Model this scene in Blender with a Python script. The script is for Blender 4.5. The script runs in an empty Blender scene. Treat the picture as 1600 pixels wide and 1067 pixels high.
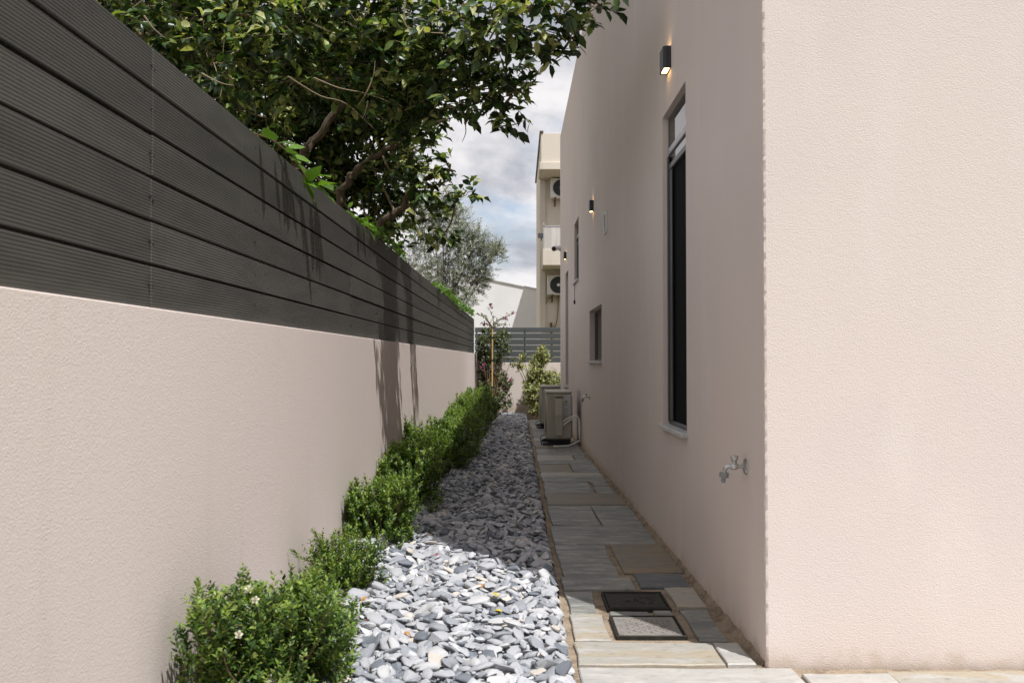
import bpy, math, random
import numpy as np
from mathutils import Vector, Matrix

R = math.radians
rng = np.random.default_rng(7)
random.seed(7)
sc = bpy.context.scene
COL = sc.collection

# ------------------------------------------------------------------ camera
F = 1400.0                      # focal length in photo pixels (photo 1600 px wide)
CAMH = 1.10
cd = bpy.data.cameras.new('camera')
cd.sensor_width = 36.0
cd.lens = F / 1600 * 36
cd.clip_start = 0.05
cd.clip_end = 800
cd.dof.use_dof = True
cd.dof.focus_distance = 7.0
cd.dof.aperture_fstop = 6.3
cam = bpy.data.objects.new('camera', cd)
cam.location = (0, 0, CAMH)
cam.rotation_euler = (R(90 + 1.2), 0, R(0.41))
COL.objects.link(cam)
sc.camera = cam
CR = cam.rotation_euler.to_matrix()

# ------------------------------------------------------------------ sun and sky
SUN_EL = R(62.4)
SH = Vector((0.570, -0.822, 0)).normalized()
SDIR = Vector((SH.x * math.cos(SUN_EL), SH.y * math.cos(SUN_EL), math.sin(SUN_EL)))
sl = bpy.data.lights.new('sun', 'SUN')
sl.energy = 4.2
sl.angle = R(0.55)
sl.color = (1.0, 0.995, 0.985)
sun = bpy.data.objects.new('sun', sl)
sun.rotation_euler = (-SDIR).to_track_quat('-Z', 'Y').to_euler()
sun.location = (6, -8, 20)
COL.objects.link(sun)

W = bpy.data.worlds.new('World')
sc.world = W
W.use_nodes = True
wn, wl = W.node_tree.nodes, W.node_tree.links
wn.clear()
def wnode(t, **kw):
    n = wn.new(t)
    for k, v in kw.items():
        setattr(n, k, v)
    return n
out = wnode('ShaderNodeOutputWorld')
sky = wnode('ShaderNodeTexSky', sky_type='NISHITA')
sky.sun_disc = False
sky.sun_elevation = SUN_EL
sky.sun_rotation = math.atan2(SH.x, SH.y)
sky.air_density = 1.0
sky.dust_density = 2.5
bgs = wnode('ShaderNodeBackground'); bgs.inputs['Strength'].default_value = 0.13
wl.new(sky.outputs[0], bgs.inputs['Color'])
tc = wnode('ShaderNodeTexCoord')
sep = wnode('ShaderNodeSeparateXYZ'); wl.new(tc.outputs['Generated'], sep.inputs[0])
def wmath(op, a, b=None, clamp=False):
    n = wnode('ShaderNodeMath', operation=op, use_clamp=clamp)
    for i, s in enumerate((a, b)):
        if s is None: continue
        if isinstance(s, (int, float)): n.inputs[i].default_value = s
        else: wl.new(s, n.inputs[i])
    return n.outputs[0]
zz = wmath('ADD', wmath('MAXIMUM', sep.outputs['Z'], 0.0), 0.42)
cmb = wnode('ShaderNodeCombineXYZ')
wl.new(wmath('DIVIDE', sep.outputs['X'], zz), cmb.inputs['X'])
wl.new(wmath('DIVIDE', sep.outputs['Y'], zz), cmb.inputs['Y'])
def wnoise(scale, detail, rough, off):
    m = wnode('ShaderNodeMapping'); m.inputs['Location'].default_value = off
    wl.new(cmb.outputs[0], m.inputs['Vector'])
    n = wnode('ShaderNodeTexNoise'); n.inputs['Scale'].default_value = scale
    n.inputs['Detail'].default_value = detail; n.inputs['Roughness'].default_value = rough
    n.inputs['Distortion'].default_value = 0.3
    wl.new(m.outputs[0], n.inputs['Vector'])
    return n.outputs['Fac']
cov = wnode('ShaderNodeMapRange'); cov.interpolation_type = 'SMOOTHSTEP'
wl.new(wnoise(2.4, 7, 0.55, (3.1, 0.4, 0)), cov.inputs['Value'])
cov.inputs['From Min'].default_value = 0.27; cov.inputs['From Max'].default_value = 0.47
shd = wnode('ShaderNodeMapRange'); shd.interpolation_type = 'SMOOTHSTEP'
wl.new(wnoise(3.4, 6, 0.55, (7.3, 2.2, 0)), shd.inputs['Value'])
shd.inputs['From Min'].default_value = 0.33; shd.inputs['From Max'].default_value = 0.56
mixc = wnode('ShaderNodeMix', data_type='RGBA')
mixc.inputs[6].default_value = (0.34, 0.36, 0.41, 1)
mixc.inputs[7].default_value = (0.74, 0.72, 0.73, 1)
wl.new(shd.outputs[0], mixc.inputs[0])
bgc = wnode('ShaderNodeBackground'); bgc.inputs['Strength'].default_value = 1.0
wl.new(mixc.outputs[2], bgc.inputs['Color'])
mxs = wnode('ShaderNodeMixShader')
wl.new(cov.outputs[0], mxs.inputs[0]); wl.new(bgs.outputs[0], mxs.inputs[1]); wl.new(bgc.outputs[0], mxs.inputs[2])
wl.new(mxs.outputs[0], out.inputs[0])

sc.view_settings.view_transform = 'Standard'
sc.view_settings.look = 'None'
sc.view_settings.exposure = 0.36
sc.view_settings.gamma = 1.0
sc.view_settings.use_curve_mapping = False
sc.render.engine = 'CYCLES'
sc.cycles.use_denoising = True
sc.cycles.max_bounces = 8
sc.cycles.diffuse_bounces = 5
sc.cycles.transparent_max_bounces = 12
sc.cycles.sample_clamp_indirect = 8.0

# ------------------------------------------------------------------ helpers
def P(px, py, d):
    """world point at depth d (metres along the passage) on the sight line of a photo pixel"""
    v = CR @ Vector(((px - 800) / F, -(py - 533.5) / F, -1))
    v = v * (d / v.y)
    return Vector((v.x, v.y, v.z + CAMH))

def GZ(y):                                   # the passage falls slightly towards its far end
    return -0.007 * max(0.0, y - 3.3)
def LW(y): return -1.08 + 0.005 * y          # face of the garden wall
def RW(y): return 0.913 - 0.005 * y          # face of the house's side wall
def onL(v): return (v[0] + LW(v[1]), v[1], v[2])
def onR(v): return (v[0] + RW(v[1]), v[1], v[2])

def origin(o):
    v = Vector((0, 0, 0))
    while o is not None:
        v += o.location; o = o.parent
    return v

def tag(o, label=None, cat=None, group=None, kind=None):
    if label: o['label'] = label
    if cat: o['category'] = cat
    if group: o['group'] = group
    if kind: o['kind'] = kind
    return o

def thing(name, loc, label, cat, group=None, kind=None):
    o = bpy.data.objects.new(name, None)
    o.location = loc
    o.empty_display_size = 0.1
    COL.objects.link(o)
    return tag(o, label, cat, group, kind)

def link_mesh(name, me, parent=None):
    o = bpy.data.objects.new(name, me)
    COL.objects.link(o)
    if parent is not None: o.parent = parent
    return o

class MB:
    def __init__(s, mp=None):
        s.v, s.f, s.m, s.mp = [], [], [], mp
    def add(s, vs, fs, mat=0):
        b = len(s.v)
        s.v += [tuple(v) for v in vs]
        s.f += [tuple(i + b for i in f) for f in fs]
        s.m += [mat] * len(fs)
    def box(s, x0, x1, y0, y1, z0, z1, mat=0, bv=0.0):
        if bv <= 0:
            s.add([(x, y, z) for z in (z0, z1) for y in (y0, y1) for x in (x0, x1)],
                  [(0, 2, 3, 1), (4, 5, 7, 6), (0, 1, 5, 4), (2, 6, 7, 3), (0, 4, 6, 2), (1, 3, 7, 5)], mat)
            return
        lo, hi = (x0, y0, z0), (x1, y1, z1)
        vs, idx = [], {}
        for sx in (0, 1):
            for sy in (0, 1):
                for sz in (0, 1):
                    for a in range(3):
                        p = []
                        for k, sg in enumerate((sx, sy, sz)):
                            e = hi[k] if sg else lo[k]
                            p.append(e if k == a else e + (-bv if sg else bv))
                        idx[(sx, sy, sz, a)] = len(vs); vs.append(p)
        fs = []
        for a in range(3):
            b, c = (a + 1) % 3, (a + 2) % 3
            for sg in (0, 1):
                q = []
                for (u, w) in ((0, 0), (1, 0), (1, 1), (0, 1)):
                    k = [0, 0, 0]; k[a] = sg; k[b] = u; k[c] = w
                    q.append(idx[(k[0], k[1], k[2], a)])
                fs.append(tuple(q if sg else q[::-1]))
            for u in (0, 1):
                for w in (0, 1):
                    k0 = [0, 0, 0]; k0[b] = u; k0[c] = w
                    k1 = list(k0); k1[a] = 1
                    q = (idx[(*k0, b)], idx[(*k1, b)], idx[(*k1, c)], idx[(*k0, c)])
                    fs.append(q if (u == w) == False else q[::-1])
        for sx in (0, 1):
            for sy in (0, 1):
                for sz in (0, 1):
                    t = tuple(idx[(sx, sy, sz, a)] for a in range(3))
                    fs.append(t if (sx + sy + sz) % 2 else t[::-1])
        s.add(vs, fs, mat)
    def tube(s, pts, rad, n=8, mat=0, cap=True):
        pts = [Vector(p) for p in pts]
        if not hasattr(rad, '__len__'): rad = [rad] * len(pts)
        rings = []; ref = None
        for i, p in enumerate(pts):
            t = (pts[min(i + 1, len(pts) - 1)] - pts[max(i - 1, 0)])
            if t.length < 1e-9: t = Vector((0, 0, 1))
            t.normalize()
            if ref is None:
                ref = t.orthogonal().normalized()
            else:
                ref = ref - t * ref.dot(t)
                ref = ref.normalized() if ref.length > 1e-6 else t.orthogonal().normalized()
            b = t.cross(ref)
            rings.append([p + (ref * math.cos(a) + b * math.sin(a)) * rad[i]
                          for a in (2 * math.pi * k / n for k in range(n))])
        vs = [v for r_ in rings for v in r_]
        fs = []
        for i in range(len(pts) - 1):
            for k in range(n):
                k2 = (k + 1) % n
                fs.append((i * n + k, i * n + k2, (i + 1) * n + k2, (i + 1) * n + k))
        if cap:
            fs.append(tuple(range(n))[::-1]); fs.append(tuple((len(pts) - 1) * n + k for k in range(n)))
        s.add(vs, fs, mat)
    def lathe(s, prof, org, axis, n=16, mat=0):
        s.tube([Vector(org) + Vector(axis).normalized() * t for r_, t in prof], [max(r_, 1e-5) for r_, t in prof], n, mat)
    def prism(s, outline, z0, z1, mat=0):
        n = len(outline)
        s.add([(x, y, z0) for x, y in outline] + [(x, y, z1) for x, y in outline],
              [tuple(range(n))[::-1], tuple(range(n, 2 * n))] + [(i, (i + 1) % n, n + (i + 1) % n, n + i) for i in range(n)], mat)
    def build(s, name, mats, parent=None, smooth=False):
        vs = [s.mp(v) for v in s.v] if s.mp else s.v
        o0 = origin(parent)
        vs = [(v[0] - o0.x, v[1] - o0.y, v[2] - o0.z) for v in vs]
        me = bpy.data.meshes.new(name)
        me.from_pydata(vs, [], s.f)
        for m in (mats if isinstance(mats, (list, tuple)) else [mats]): me.materials.append(m)
        me.polygons.foreach_set('material_index', s.m)
        if smooth:
            me.polygons.foreach_set('use_smooth', [True] * len(me.polygons))
            me.set_sharp_from_angle(angle=R(38))
        me.update()
        return link_mesh(name, me, parent)

def np_mesh(name, V, T, mats, midx, smooth=False):
    me = bpy.data.meshes.new(name)
    n, k = len(V), len(T)
    me.vertices.add(n); me.vertices.foreach_set('co', np.ascontiguousarray(V, dtype=np.float32).ravel())
    me.loops.add(k * 3); me.loops.foreach_set('vertex_index', np.ascontiguousarray(T, dtype=np.int32).ravel())
    me.polygons.add(k)
    me.polygons.foreach_set('loop_start', np.arange(0, k * 3, 3, dtype=np.int32))
    me.polygons.foreach_set('loop_total', np.full(k, 3, dtype=np.int32))
    for m in mats: me.materials.append(m)
    me.polygons.foreach_set('material_index', np.ascontiguousarray(midx, dtype=np.int32))
    if smooth: me.polygons.foreach_set('use_smooth', np.ones(k, dtype=bool))
    me.update(calc_edges=True)
    me.validate()
    return me

def scatter(name, tv, tt, pos, rot, scl, mats, midx, parent=None, smooth=False):
    """many copies of a small template joined as one mesh; pos (n,3) world, rot (n,3,3), scl (n,3)"""
    n, k = len(pos), len(tv)
    V = np.einsum('nij,nkj->nki', rot, tv[None] * scl[:, None, :]) + pos[:, None, :]
    o0 = origin(parent)
    V = V.reshape(-1, 3) - np.array(o0)
    T = (tt[None] + (np.arange(n) * k)[:, None, None]).reshape(-1, 3)
    me = np_mesh(name, V, T, mats, np.repeat(midx, len(tt)), smooth)
    return link_mesh(name, me, parent)

def frames(d, nrm):
    d = d / np.linalg.norm(d, axis=1, keepdims=True)
    x = np.cross(d, nrm); x /= np.linalg.norm(x, axis=1, keepdims=True) + 1e-9
    z = np.cross(x, d)
    return np.stack([x, d, z], axis=2)

# ------------------------------------------------------------------ materials
def mat(name, base, rough=0.7, metal=0.0, spec=0.5, var=None, bump=None, coords='Object', emit=None):
    """var: list of (scale xyz, colour, lo, hi, detail) noise layers; bump: list of (scale xyz, distance, detail)"""
    m = bpy.data.materials.new(name); m.use_nodes = True
    nt = m.node_tree; N, L = nt.nodes, nt.links
    b = N['Principled BSDF']
    b.inputs['Roughness'].default_value = rough
    b.inputs['Metallic'].default_value = metal
    b.inputs['Specular IOR Level'].default_value = spec
    b.inputs['Base Color'].default_value = (*base, 1)
    t = N.new('ShaderNodeTexCoord')
    def noise(scale, detail, rough_=0.55):
        mp = N.new('ShaderNodeMapping'); mp.inputs['Scale'].default_value = scale if hasattr(scale, '__len__') else (scale,) * 3
        L.new(t.outputs[coords], mp.inputs['Vector'])
        nz = N.new('ShaderNodeTexNoise'); nz.inputs['Scale'].default_value = 1.0
        nz.inputs['Detail'].default_value = detail; nz.inputs['Roughness'].default_value = rough_
        L.new(mp.outputs[0], nz.inputs['Vector'])
        return nz.outputs['Fac']
    cur = None
    for (s, c, lo, hi, det) in (var or []):
        mr = N.new('ShaderNodeMapRange'); mr.interpolation_type = 'SMOOTHSTEP'
        mr.inputs['From Min'].default_value = lo; mr.inputs['From Max'].default_value = hi
        L.new(noise(s, det), mr.inputs['Value'])
        mx = N.new('ShaderNodeMix'); mx.data_type = 'RGBA'
        if cur is None: mx.inputs[6].default_value = (*base, 1)
        else: L.new(cur, mx.inputs[6])
        mx.inputs[7].default_value = (*c, 1)
        L.new(mr.outputs[0], mx.inputs[0]); cur = mx.outputs[2]
    if cur is not None: L.new(cur, b.inputs['Base Color'])
    prev = None
    for (s, dist, det) in (bump or []):
        bp = N.new('ShaderNodeBump'); bp.inputs['Distance'].default_value = dist; bp.inputs['Strength'].default_value = 1.0
        L.new(noise(s, det), bp.inputs['Height'])
        if prev is not None: L.new(prev, bp.inputs['Normal'])
        prev = bp.outputs[0]
    if prev is not None: L.new(prev, b.inputs['Normal'])
    if emit:
        b.inputs['Emission Color'].default_value = (*emit[0], 1); b.inputs['Emission Strength'].default_value = emit[1]
    return m

def leaf_mat(name, col, rough=0.42, trans=0.3, spec=0.4, tcol=None):
    m = bpy.data.materials.new(name); m.use_nodes = True
    N, L = m.node_tree.nodes, m.node_tree.links
    b = N['Principled BSDF']; o = N['Material Output']
    t = N.new('ShaderNodeTexCoord'); nz = N.new('ShaderNodeTexNoise')
    nz.inputs['Scale'].default_value = 9.0; nz.inputs['Detail'].default_value = 3
    L.new(t.outputs['Object'], nz.inputs['Vector'])
    mr = N.new('ShaderNodeMapRange'); mr.inputs['From Min'].default_value = 0.3; mr.inputs['From Max'].default_value = 0.7
    mr.inputs['To Min'].default_value = 0.65; mr.inputs['To Max'].default_value = 1.35
    L.new(nz.outputs['Fac'], mr.inputs['Value'])
    hs = N.new('ShaderNodeHueSaturation'); hs.inputs['Color'].default_value = (*col, 1)
    L.new(mr.outputs[0], hs.inputs['Value'])
    L.new(hs.outputs[0], b.inputs['Base Color'])
    b.inputs['Roughness'].default_value = rough; b.inputs['Specular IOR Level'].default_value = spec
    tr = N.new('ShaderNodeBsdfTranslucent')
    tcol = tcol or (col[0] * 1.5, col[1] * 1.5, col[2] * 0.6)
    tr.inputs['Color'].default_value = (*tcol, 1)
    mx = N.new('ShaderNodeMixShader'); mx.inputs[0].default_value = trans
    L.new(b.outputs[0], mx.inputs[1]); L.new(tr.outputs[0], mx.inputs[2]); L.new(mx.outputs[0], o.inputs['Surface'])
    return m

def glass_mat(name, tint, ior=1.6):
    m = bpy.data.materials.new(name); m.use_nodes = True
    N, L = m.node_tree.nodes, m.node_tree.links
    o = N['Material Output']; N.remove(N['Principled BSDF'])
    fr = N.new('ShaderNodeFresnel'); fr.inputs['IOR'].default_value = ior
    gl = N.new('ShaderNodeBsdfGlossy'); gl.inputs['Roughness'].default_value = 0.02
    tp = N.new('ShaderNodeBsdfTransparent'); tp.inputs['Color'].default_value = (*tint, 1)
    mx = N.new('ShaderNodeMixShader')
    L.new(fr.outputs[0], mx.inputs[0]); L.new(tp.outputs[0], mx.inputs[1]); L.new(gl.outputs[0], mx.inputs[2])
    L.new(mx.outputs[0], o.inputs['Surface'])
    return m

PLB = (0.642, 0.555, 0.508)
M = {}
M['plaster'] = mat('pinkish_cream_plaster', PLB, 0.9, spec=0.2,
    var=[(0.9, (0.615, 0.532, 0.497), 0.40, 0.72, 3), (1.7, (0.645, 0.552, 0.500), 0.54, 0.72, 5), ((4, 4, 1.0), (0.655, 0.572, 0.530), 0.50, 0.75, 4)],
    bump=[(36, 0.0006, 2), (180, 0.0017, 2)])
M['plaster_wall'] = mat('garden_wall_plaster', PLB, 0.92, spec=0.2,
    var=[(0.7, (0.635, 0.55, 0.505), 0.40, 0.70, 3), ((5, 5, 0.35), (0.585, 0.495, 0.435), 0.56, 0.84, 5)],
    bump=[(40, 0.0006, 2), (170, 0.0017, 2)])
def splash(m, z0, z1, col):
    # mud splashed up from the ground: a ragged band of its own colour along the foot of the wall
    N, L = m.node_tree.nodes, m.node_tree.links
    b = N['Principled BSDF']; src = b.inputs['Base Color'].links[0].from_socket
    t = N.new('ShaderNodeNewGeometry'); sp = N.new('ShaderNodeSeparateXYZ'); L.new(t.outputs['Position'], sp.inputs[0])
    nz = N.new('ShaderNodeTexNoise'); nz.inputs['Scale'].default_value = 11; nz.inputs['Detail'].default_value = 6
    L.new(t.outputs['Position'], nz.inputs['Vector'])
    a = N.new('ShaderNodeMath'); a.operation = 'MULTIPLY_ADD'; a.inputs[1].default_value = 0.22; L.new(nz.outputs['Fac'], a.inputs[0]); L.new(sp.outputs['Z'], a.inputs[2])
    mr = N.new('ShaderNodeMapRange'); mr.interpolation_type = 'SMOOTHSTEP'
    mr.inputs['From Min'].default_value = z1; mr.inputs['From Max'].default_value = z0; mr.inputs['To Max'].default_value = 0.75
    L.new(a.outputs[0], mr.inputs['Value'])
    mx = N.new('ShaderNodeMix'); mx.data_type = 'RGBA'; mx.inputs[7].default_value = (*col, 1)
    L.new(mr.outputs[0], mx.inputs[0]); L.new(src, mx.inputs[6]); L.new(mx.outputs[2], b.inputs['Base Color'])
splash(M['plaster'], 0.07, 0.17, (0.50, 0.40, 0.31))
splash(M['plaster_wall'], 0.06, 0.24, (0.46, 0.36, 0.27))
M['soil'] = mat('brown_soil', (0.10, 0.062, 0.036), 1.0, spec=0.1,
    var=[(14, (0.17, 0.095, 0.05), 0.45, 0.7, 5), (40, (0.05, 0.03, 0.02), 0.5, 0.7, 3)], bump=[(40, 0.02, 5)])
M['ground'] = mat('dry_ground', (0.16, 0.13, 0.09), 1.0, spec=0.1, var=[(0.6, (0.08, 0.10, 0.04), 0.45, 0.6, 6)], bump=[(8, 0.03, 5)])
M['mortar'] = mat('sandy_mortar', (0.30, 0.235, 0.17), 0.95, spec=0.15,
    var=[(9, (0.19, 0.145, 0.105), 0.40, 0.64, 6), (55, (0.40, 0.325, 0.24), 0.5, 0.75, 3)], bump=[(70, 0.006, 5), (18, 0.008, 3)])
def slab_mat(name, base, c1, c2, c3):
    return mat(name, base, 0.52, spec=0.5,
        var=[((2.6, 7, 3), c1, 0.44, 0.60, 8), ((6, 17, 8), c2, 0.52, 0.66, 8), ((22, 40, 28), c3, 0.52, 0.80, 6), (5, tuple(x * 0.6 for x in base), 0.62, 0.80, 8)],
        bump=[((5, 12, 5), 0.010, 8), ((26, 60, 30), 0.004, 6)])
M['slab_grey'] = slab_mat('grey_green_slate', (0.215, 0.212, 0.190), (0.145, 0.150, 0.142), (0.33, 0.32, 0.29), (0.090, 0.090, 0.080))
M['slab_warm'] = slab_mat('ochre_stained_slate', (0.33, 0.312, 0.275), (0.35, 0.30, 0.225), (0.38, 0.365, 0.34), (0.20, 0.188, 0.165))
M['slab_brown'] = slab_mat('brown_slate', (0.18, 0.155, 0.115), (0.23, 0.17, 0.10), (0.13, 0.122, 0.10), (0.08, 0.074, 0.06))
M['slab_dark'] = slab_mat('dark_blue_grey_slate', (0.105, 0.115, 0.120), (0.085, 0.095, 0.105), (0.14, 0.145, 0.145), (0.06, 0.065, 0.07))
M['slab_pale'] = slab_mat('pale_slate', (0.40, 0.38, 0.35), (0.34, 0.33, 0.31), (0.45, 0.43, 0.40), (0.27, 0.258, 0.235))
def peb(name, base, vein):
    return mat(name, base, 0.62, spec=0.35, var=[(26, vein, 0.50, 0.72, 5), (90, tuple(c * 0.72 for c in base), 0.52, 0.75, 3)], bump=[(120, 0.0012, 4)])
M['peb'] = [peb('pale_grey_pebble', (0.375, 0.380, 0.400), (0.47, 0.470, 0.480)), peb('grey_pebble', (0.265, 0.275, 0.300), (0.38, 0.386, 0.405)),
            peb('blue_grey_pebble', (0.15, 0.165, 0.19), (0.23, 0.245, 0.27)), peb('white_pebble', (0.49, 0.487, 0.490), (0.40, 0.402, 0.415)),
            peb('cream_pebble', (0.50, 0.455, 0.40), (0.58, 0.55, 0.51)), peb('dark_pebble', (0.115, 0.125, 0.145), (0.22, 0.23, 0.25))]
M['alu'] = mat('dark_grey_aluminium', (0.06, 0.06, 0.062), 0.4, spec=0.5)
M['alu_light'] = mat('pale_grey_aluminium', (0.36, 0.36, 0.36), 0.35, spec=0.5)
M['screen'] = mat('black_insect_screen', (0.006, 0.006, 0.006), 0.9, spec=0.1)
M['glass'] = glass_mat('window_glass', (0.55, 0.58, 0.6), 3.0)
M['marble'] = mat('grey_marble_sill', (0.50, 0.49, 0.475), 0.5, var=[((9, 9, 9), (0.40, 0.40, 0.40), 0.45, 0.65, 6)])
M['black'] = mat('black_paint', (0.012, 0.012, 0.013), 0.5)
M['lamp'] = mat('anthracite_lamp_paint', (0.02, 0.02, 0.022), 0.5)
M['glow'] = mat('warm_lamp_glow', (1.0, 0.8, 0.5), 0.5, emit=((1.0, 0.62, 0.25), 7.0))
M['chrome'] = mat('worn_chrome', (0.50, 0.50, 0.49), 0.32, metal=0.9, var=[(60, (0.30, 0.29, 0.26), 0.5, 0.7, 4)])
M['nickel'] = mat('dull_grey_connector', (0.22, 0.235, 0.24), 0.45, metal=0.3)
M['ac'] = mat('beige_ac_paint', (0.40, 0.375, 0.305), 0.5, var=[(4, (0.35, 0.325, 0.26), 0.45, 0.7, 4)])
M['ac_white'] = mat('white_ac_paint', (0.68, 0.67, 0.63), 0.5, var=[(5, (0.56, 0.53, 0.47), 0.5, 0.75, 4)])
M['ac_label'] = mat('faded_label', (0.46, 0.435, 0.37), 0.6)
M['fin'] = mat('dark_coil_fins', (0.03, 0.033, 0.035), 0.6)
M['sticker'] = mat('pale_sticker', (0.50, 0.51, 0.52), 0.5)
M['print'] = mat('black_print', (0.03, 0.03, 0.03), 0.6)
M['yellow'] = mat('yellow_print', (0.62, 0.47, 0.06), 0.6)
M['pipe'] = mat('white_pipe_lagging', (0.72, 0.71, 0.68), 0.6, var=[(20, (0.58, 0.56, 0.52), 0.5, 0.75, 4)], bump=[(60, 0.003, 3)])
M['white'] = mat('white_plastic', (0.74, 0.74, 0.74), 0.45)
M['iron'] = mat('cast_iron_cover', (0.018, 0.017, 0.013), 0.6, metal=0.0, spec=0.25, var=[(30, (0.034, 0.029, 0.021), 0.45, 0.7, 5)], bump=[(160, 0.0015, 4)])
M['iron_pale'] = mat('worn_grey_cover', (0.235, 0.215, 0.195), 0.6, metal=0.15, var=[(22, (0.16, 0.15, 0.14), 0.45, 0.7, 5), (70, (0.30, 0.26, 0.21), 0.55, 0.75, 4)], bump=[(160, 0.0015, 4)])
M['bark'] = mat('brown_bark', (0.105, 0.078, 0.055), 0.9, spec=0.2, var=[((18, 18, 5), (0.16, 0.13, 0.10), 0.45, 0.7, 5)], bump=[((40, 40, 12), 0.01, 5)])
M['twig'] = mat('pale_twig', (0.20, 0.155, 0.095), 0.8, spec=0.2)
M['stem'] = mat('shrub_stem', (0.13, 0.085, 0.05), 0.9, spec=0.2)
M['stake'] = mat('bamboo_stake', (0.50, 0.33, 0.13), 0.6, var=[((30, 30, 8), (0.38, 0.23, 0.09), 0.5, 0.7, 3)])
M['apt'] = mat('cream_render', (0.60, 0.54, 0.46), 0.9, spec=0.2, var=[((1.5, 1.5, 0.4), (0.50, 0.44, 0.37), 0.48, 0.75, 5)], bump=[(30, 0.004, 3)])
M['apt_white'] = mat('white_house_paint', (0.74, 0.725, 0.72), 0.9, spec=0.2, var=[(0.5, (0.68, 0.665, 0.66), 0.4, 0.7, 4)], bump=[(20, 0.004, 3)])
M['frost'] = mat('frosted_balcony_panel', (0.46, 0.43, 0.40), 0.35, var=[((9, 9, 0.6), (0.56, 0.53, 0.49), 0.45, 0.62, 3)])
M['rust'] = mat('rusty_bracket', (0.13, 0.06, 0.03), 0.8)
M['back_fence'] = mat('grey_green_fence_paint', (0.062, 0.070, 0.070), 0.55, var=[((3, 3, 30), (0.074, 0.082, 0.082), 0.4, 0.7, 3)])

def board_mat():
    m = mat('ribbed_charcoal_composite', (0.058, 0.055, 0.048), 0.62, spec=0.3,
            var=[((2.5, 2.5, 14), (0.045, 0.044, 0.038), 0.40, 0.66, 4), ((34, 34, 0.55), (0.090, 0.088, 0.078), 0.60, 0.86, 4)])
    N, L = m.node_tree.nodes, m.node_tree.links
    b = N['Principled BSDF']
    t = N.new('ShaderNodeTexCoord'); sp = N.new('ShaderNodeSeparateXYZ'); L.new(t.outputs['Object'], sp.inputs[0])
    a = N.new('ShaderNodeMath'); a.operation = 'MULTIPLY'; a.inputs[1].default_value = 2 * math.pi / 0.0096
    L.new(sp.outputs['Z'], a.inputs[0])
    s0_ = N.new('ShaderNodeMath'); s0_.operation = 'SINE'; L.new(a.outputs[0], s0_.inputs[0])
    s1_ = N.new('ShaderNodeMath'); s1_.operation = 'MULTIPLY_ADD'; s1_.inputs[1].default_value = 0.5; s1_.inputs[2].default_value = 0.5; L.new(s0_.outputs[0], s1_.inputs[0])
    s_ = N.new('ShaderNodeMath'); s_.operation = 'POWER'; s_.inputs[1].default_value = 0.35; L.new(s1_.outputs[0], s_.inputs[0])
    bp = N.new('ShaderNodeBump'); bp.inputs['Distance'].default_value = 0.0012; bp.inputs['Strength'].default_value = 1.0
    L.new(s_.outputs[0], bp.inputs['Height']); L.new(bp.outputs[0], b.inputs['Normal'])
    src = b.inputs['Base Color'].links[0].from_socket
    oi = N.new('ShaderNodeObjectInfo'); mr = N.new('ShaderNodeMapRange'); mr.inputs['To Min'].default_value = 0.80; mr.inputs['To Max'].default_value = 1.22
    L.new(oi.outputs['Random'], mr.inputs['Value'])
    hs = N.new('ShaderNodeHueSaturation'); L.new(src, hs.inputs['Color']); L.new(mr.outputs[0], hs.inputs['Value']); L.new(hs.outputs[0], b.inputs['Base Color'])
    return m
M['board'] = board_mat()
M['post'] = mat('fence_post_steel', (0.05, 0.05, 0.05), 0.6)
M['screw'] = mat('black_screw_heads', (0.010, 0.010, 0.010), 0.45)
M['lemon_leaf'] = [leaf_mat('lemon_leaf_dark', (0.016, 0.034, 0.008), 0.36, 0.14), leaf_mat('lemon_leaf_mid', (0.042, 0.082, 0.016), 0.38, 0.22),
                   leaf_mat('lemon_leaf_light', (0.165, 0.225, 0.058), 0.42, 0.36), leaf_mat('lemon_leaf_yellow', (0.38, 0.39, 0.16), 0.5, 0.36)]
M['myrtle'] = [leaf_mat('shrub_leaf_dark', (0.035, 0.070, 0.018), 0.4, 0.25), leaf_mat('shrub_leaf_mid', (0.095, 0.170, 0.030), 0.4, 0.3),
               leaf_mat('shrub_leaf_light', (0.20, 0.285, 0.05), 0.45, 0.35), leaf_mat('shrub_leaf_pale', (0.22, 0.26, 0.07), 0.5, 0.35)]
M['olive'] = [leaf_mat('olive_leaf_top', (0.135, 0.155, 0.10), 0.42, 0.15), leaf_mat('olive_leaf_silver', (0.34, 0.36, 0.30), 0.55, 0.15), leaf_mat('olive_leaf_deep', (0.06, 0.078, 0.042), 0.45, 0.15)]
M['ybush'] = [leaf_mat('variegated_leaf_cream', (0.42, 0.42, 0.17), 0.5, 0.3), leaf_mat('variegated_leaf_green', (0.20, 0.23, 0.07), 0.5, 0.3), leaf_mat('variegated_leaf_dark', (0.075, 0.095, 0.03), 0.5, 0.25)]
M['boug'] = [leaf_mat('bougainvillea_leaf_dark', (0.045, 0.065, 0.022), 0.5, 0.25), leaf_mat('bougainvillea_leaf_mid', (0.10, 0.125, 0.045), 0.5, 0.3), leaf_mat('bougainvillea_leaf_pale', (0.20, 0.21, 0.10), 0.5, 0.3)]
M['magenta'] = leaf_mat('magenta_bract', (0.18, 0.022, 0.075), 0.6, 0.25, tcol=(0.2, 0.025, 0.08))
M['vine'] = [leaf_mat('vine_leaf_bright', (0.105, 0.205, 0.020), 0.4, 0.35), leaf_mat('vine_leaf_mid', (0.060, 0.125, 0.016), 0.4, 0.3)]
M['flower'] = leaf_mat('white_petal', (0.72, 0.68, 0.52), 0.6, 0.3, tcol=(0.7, 0.68, 0.5))
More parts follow.
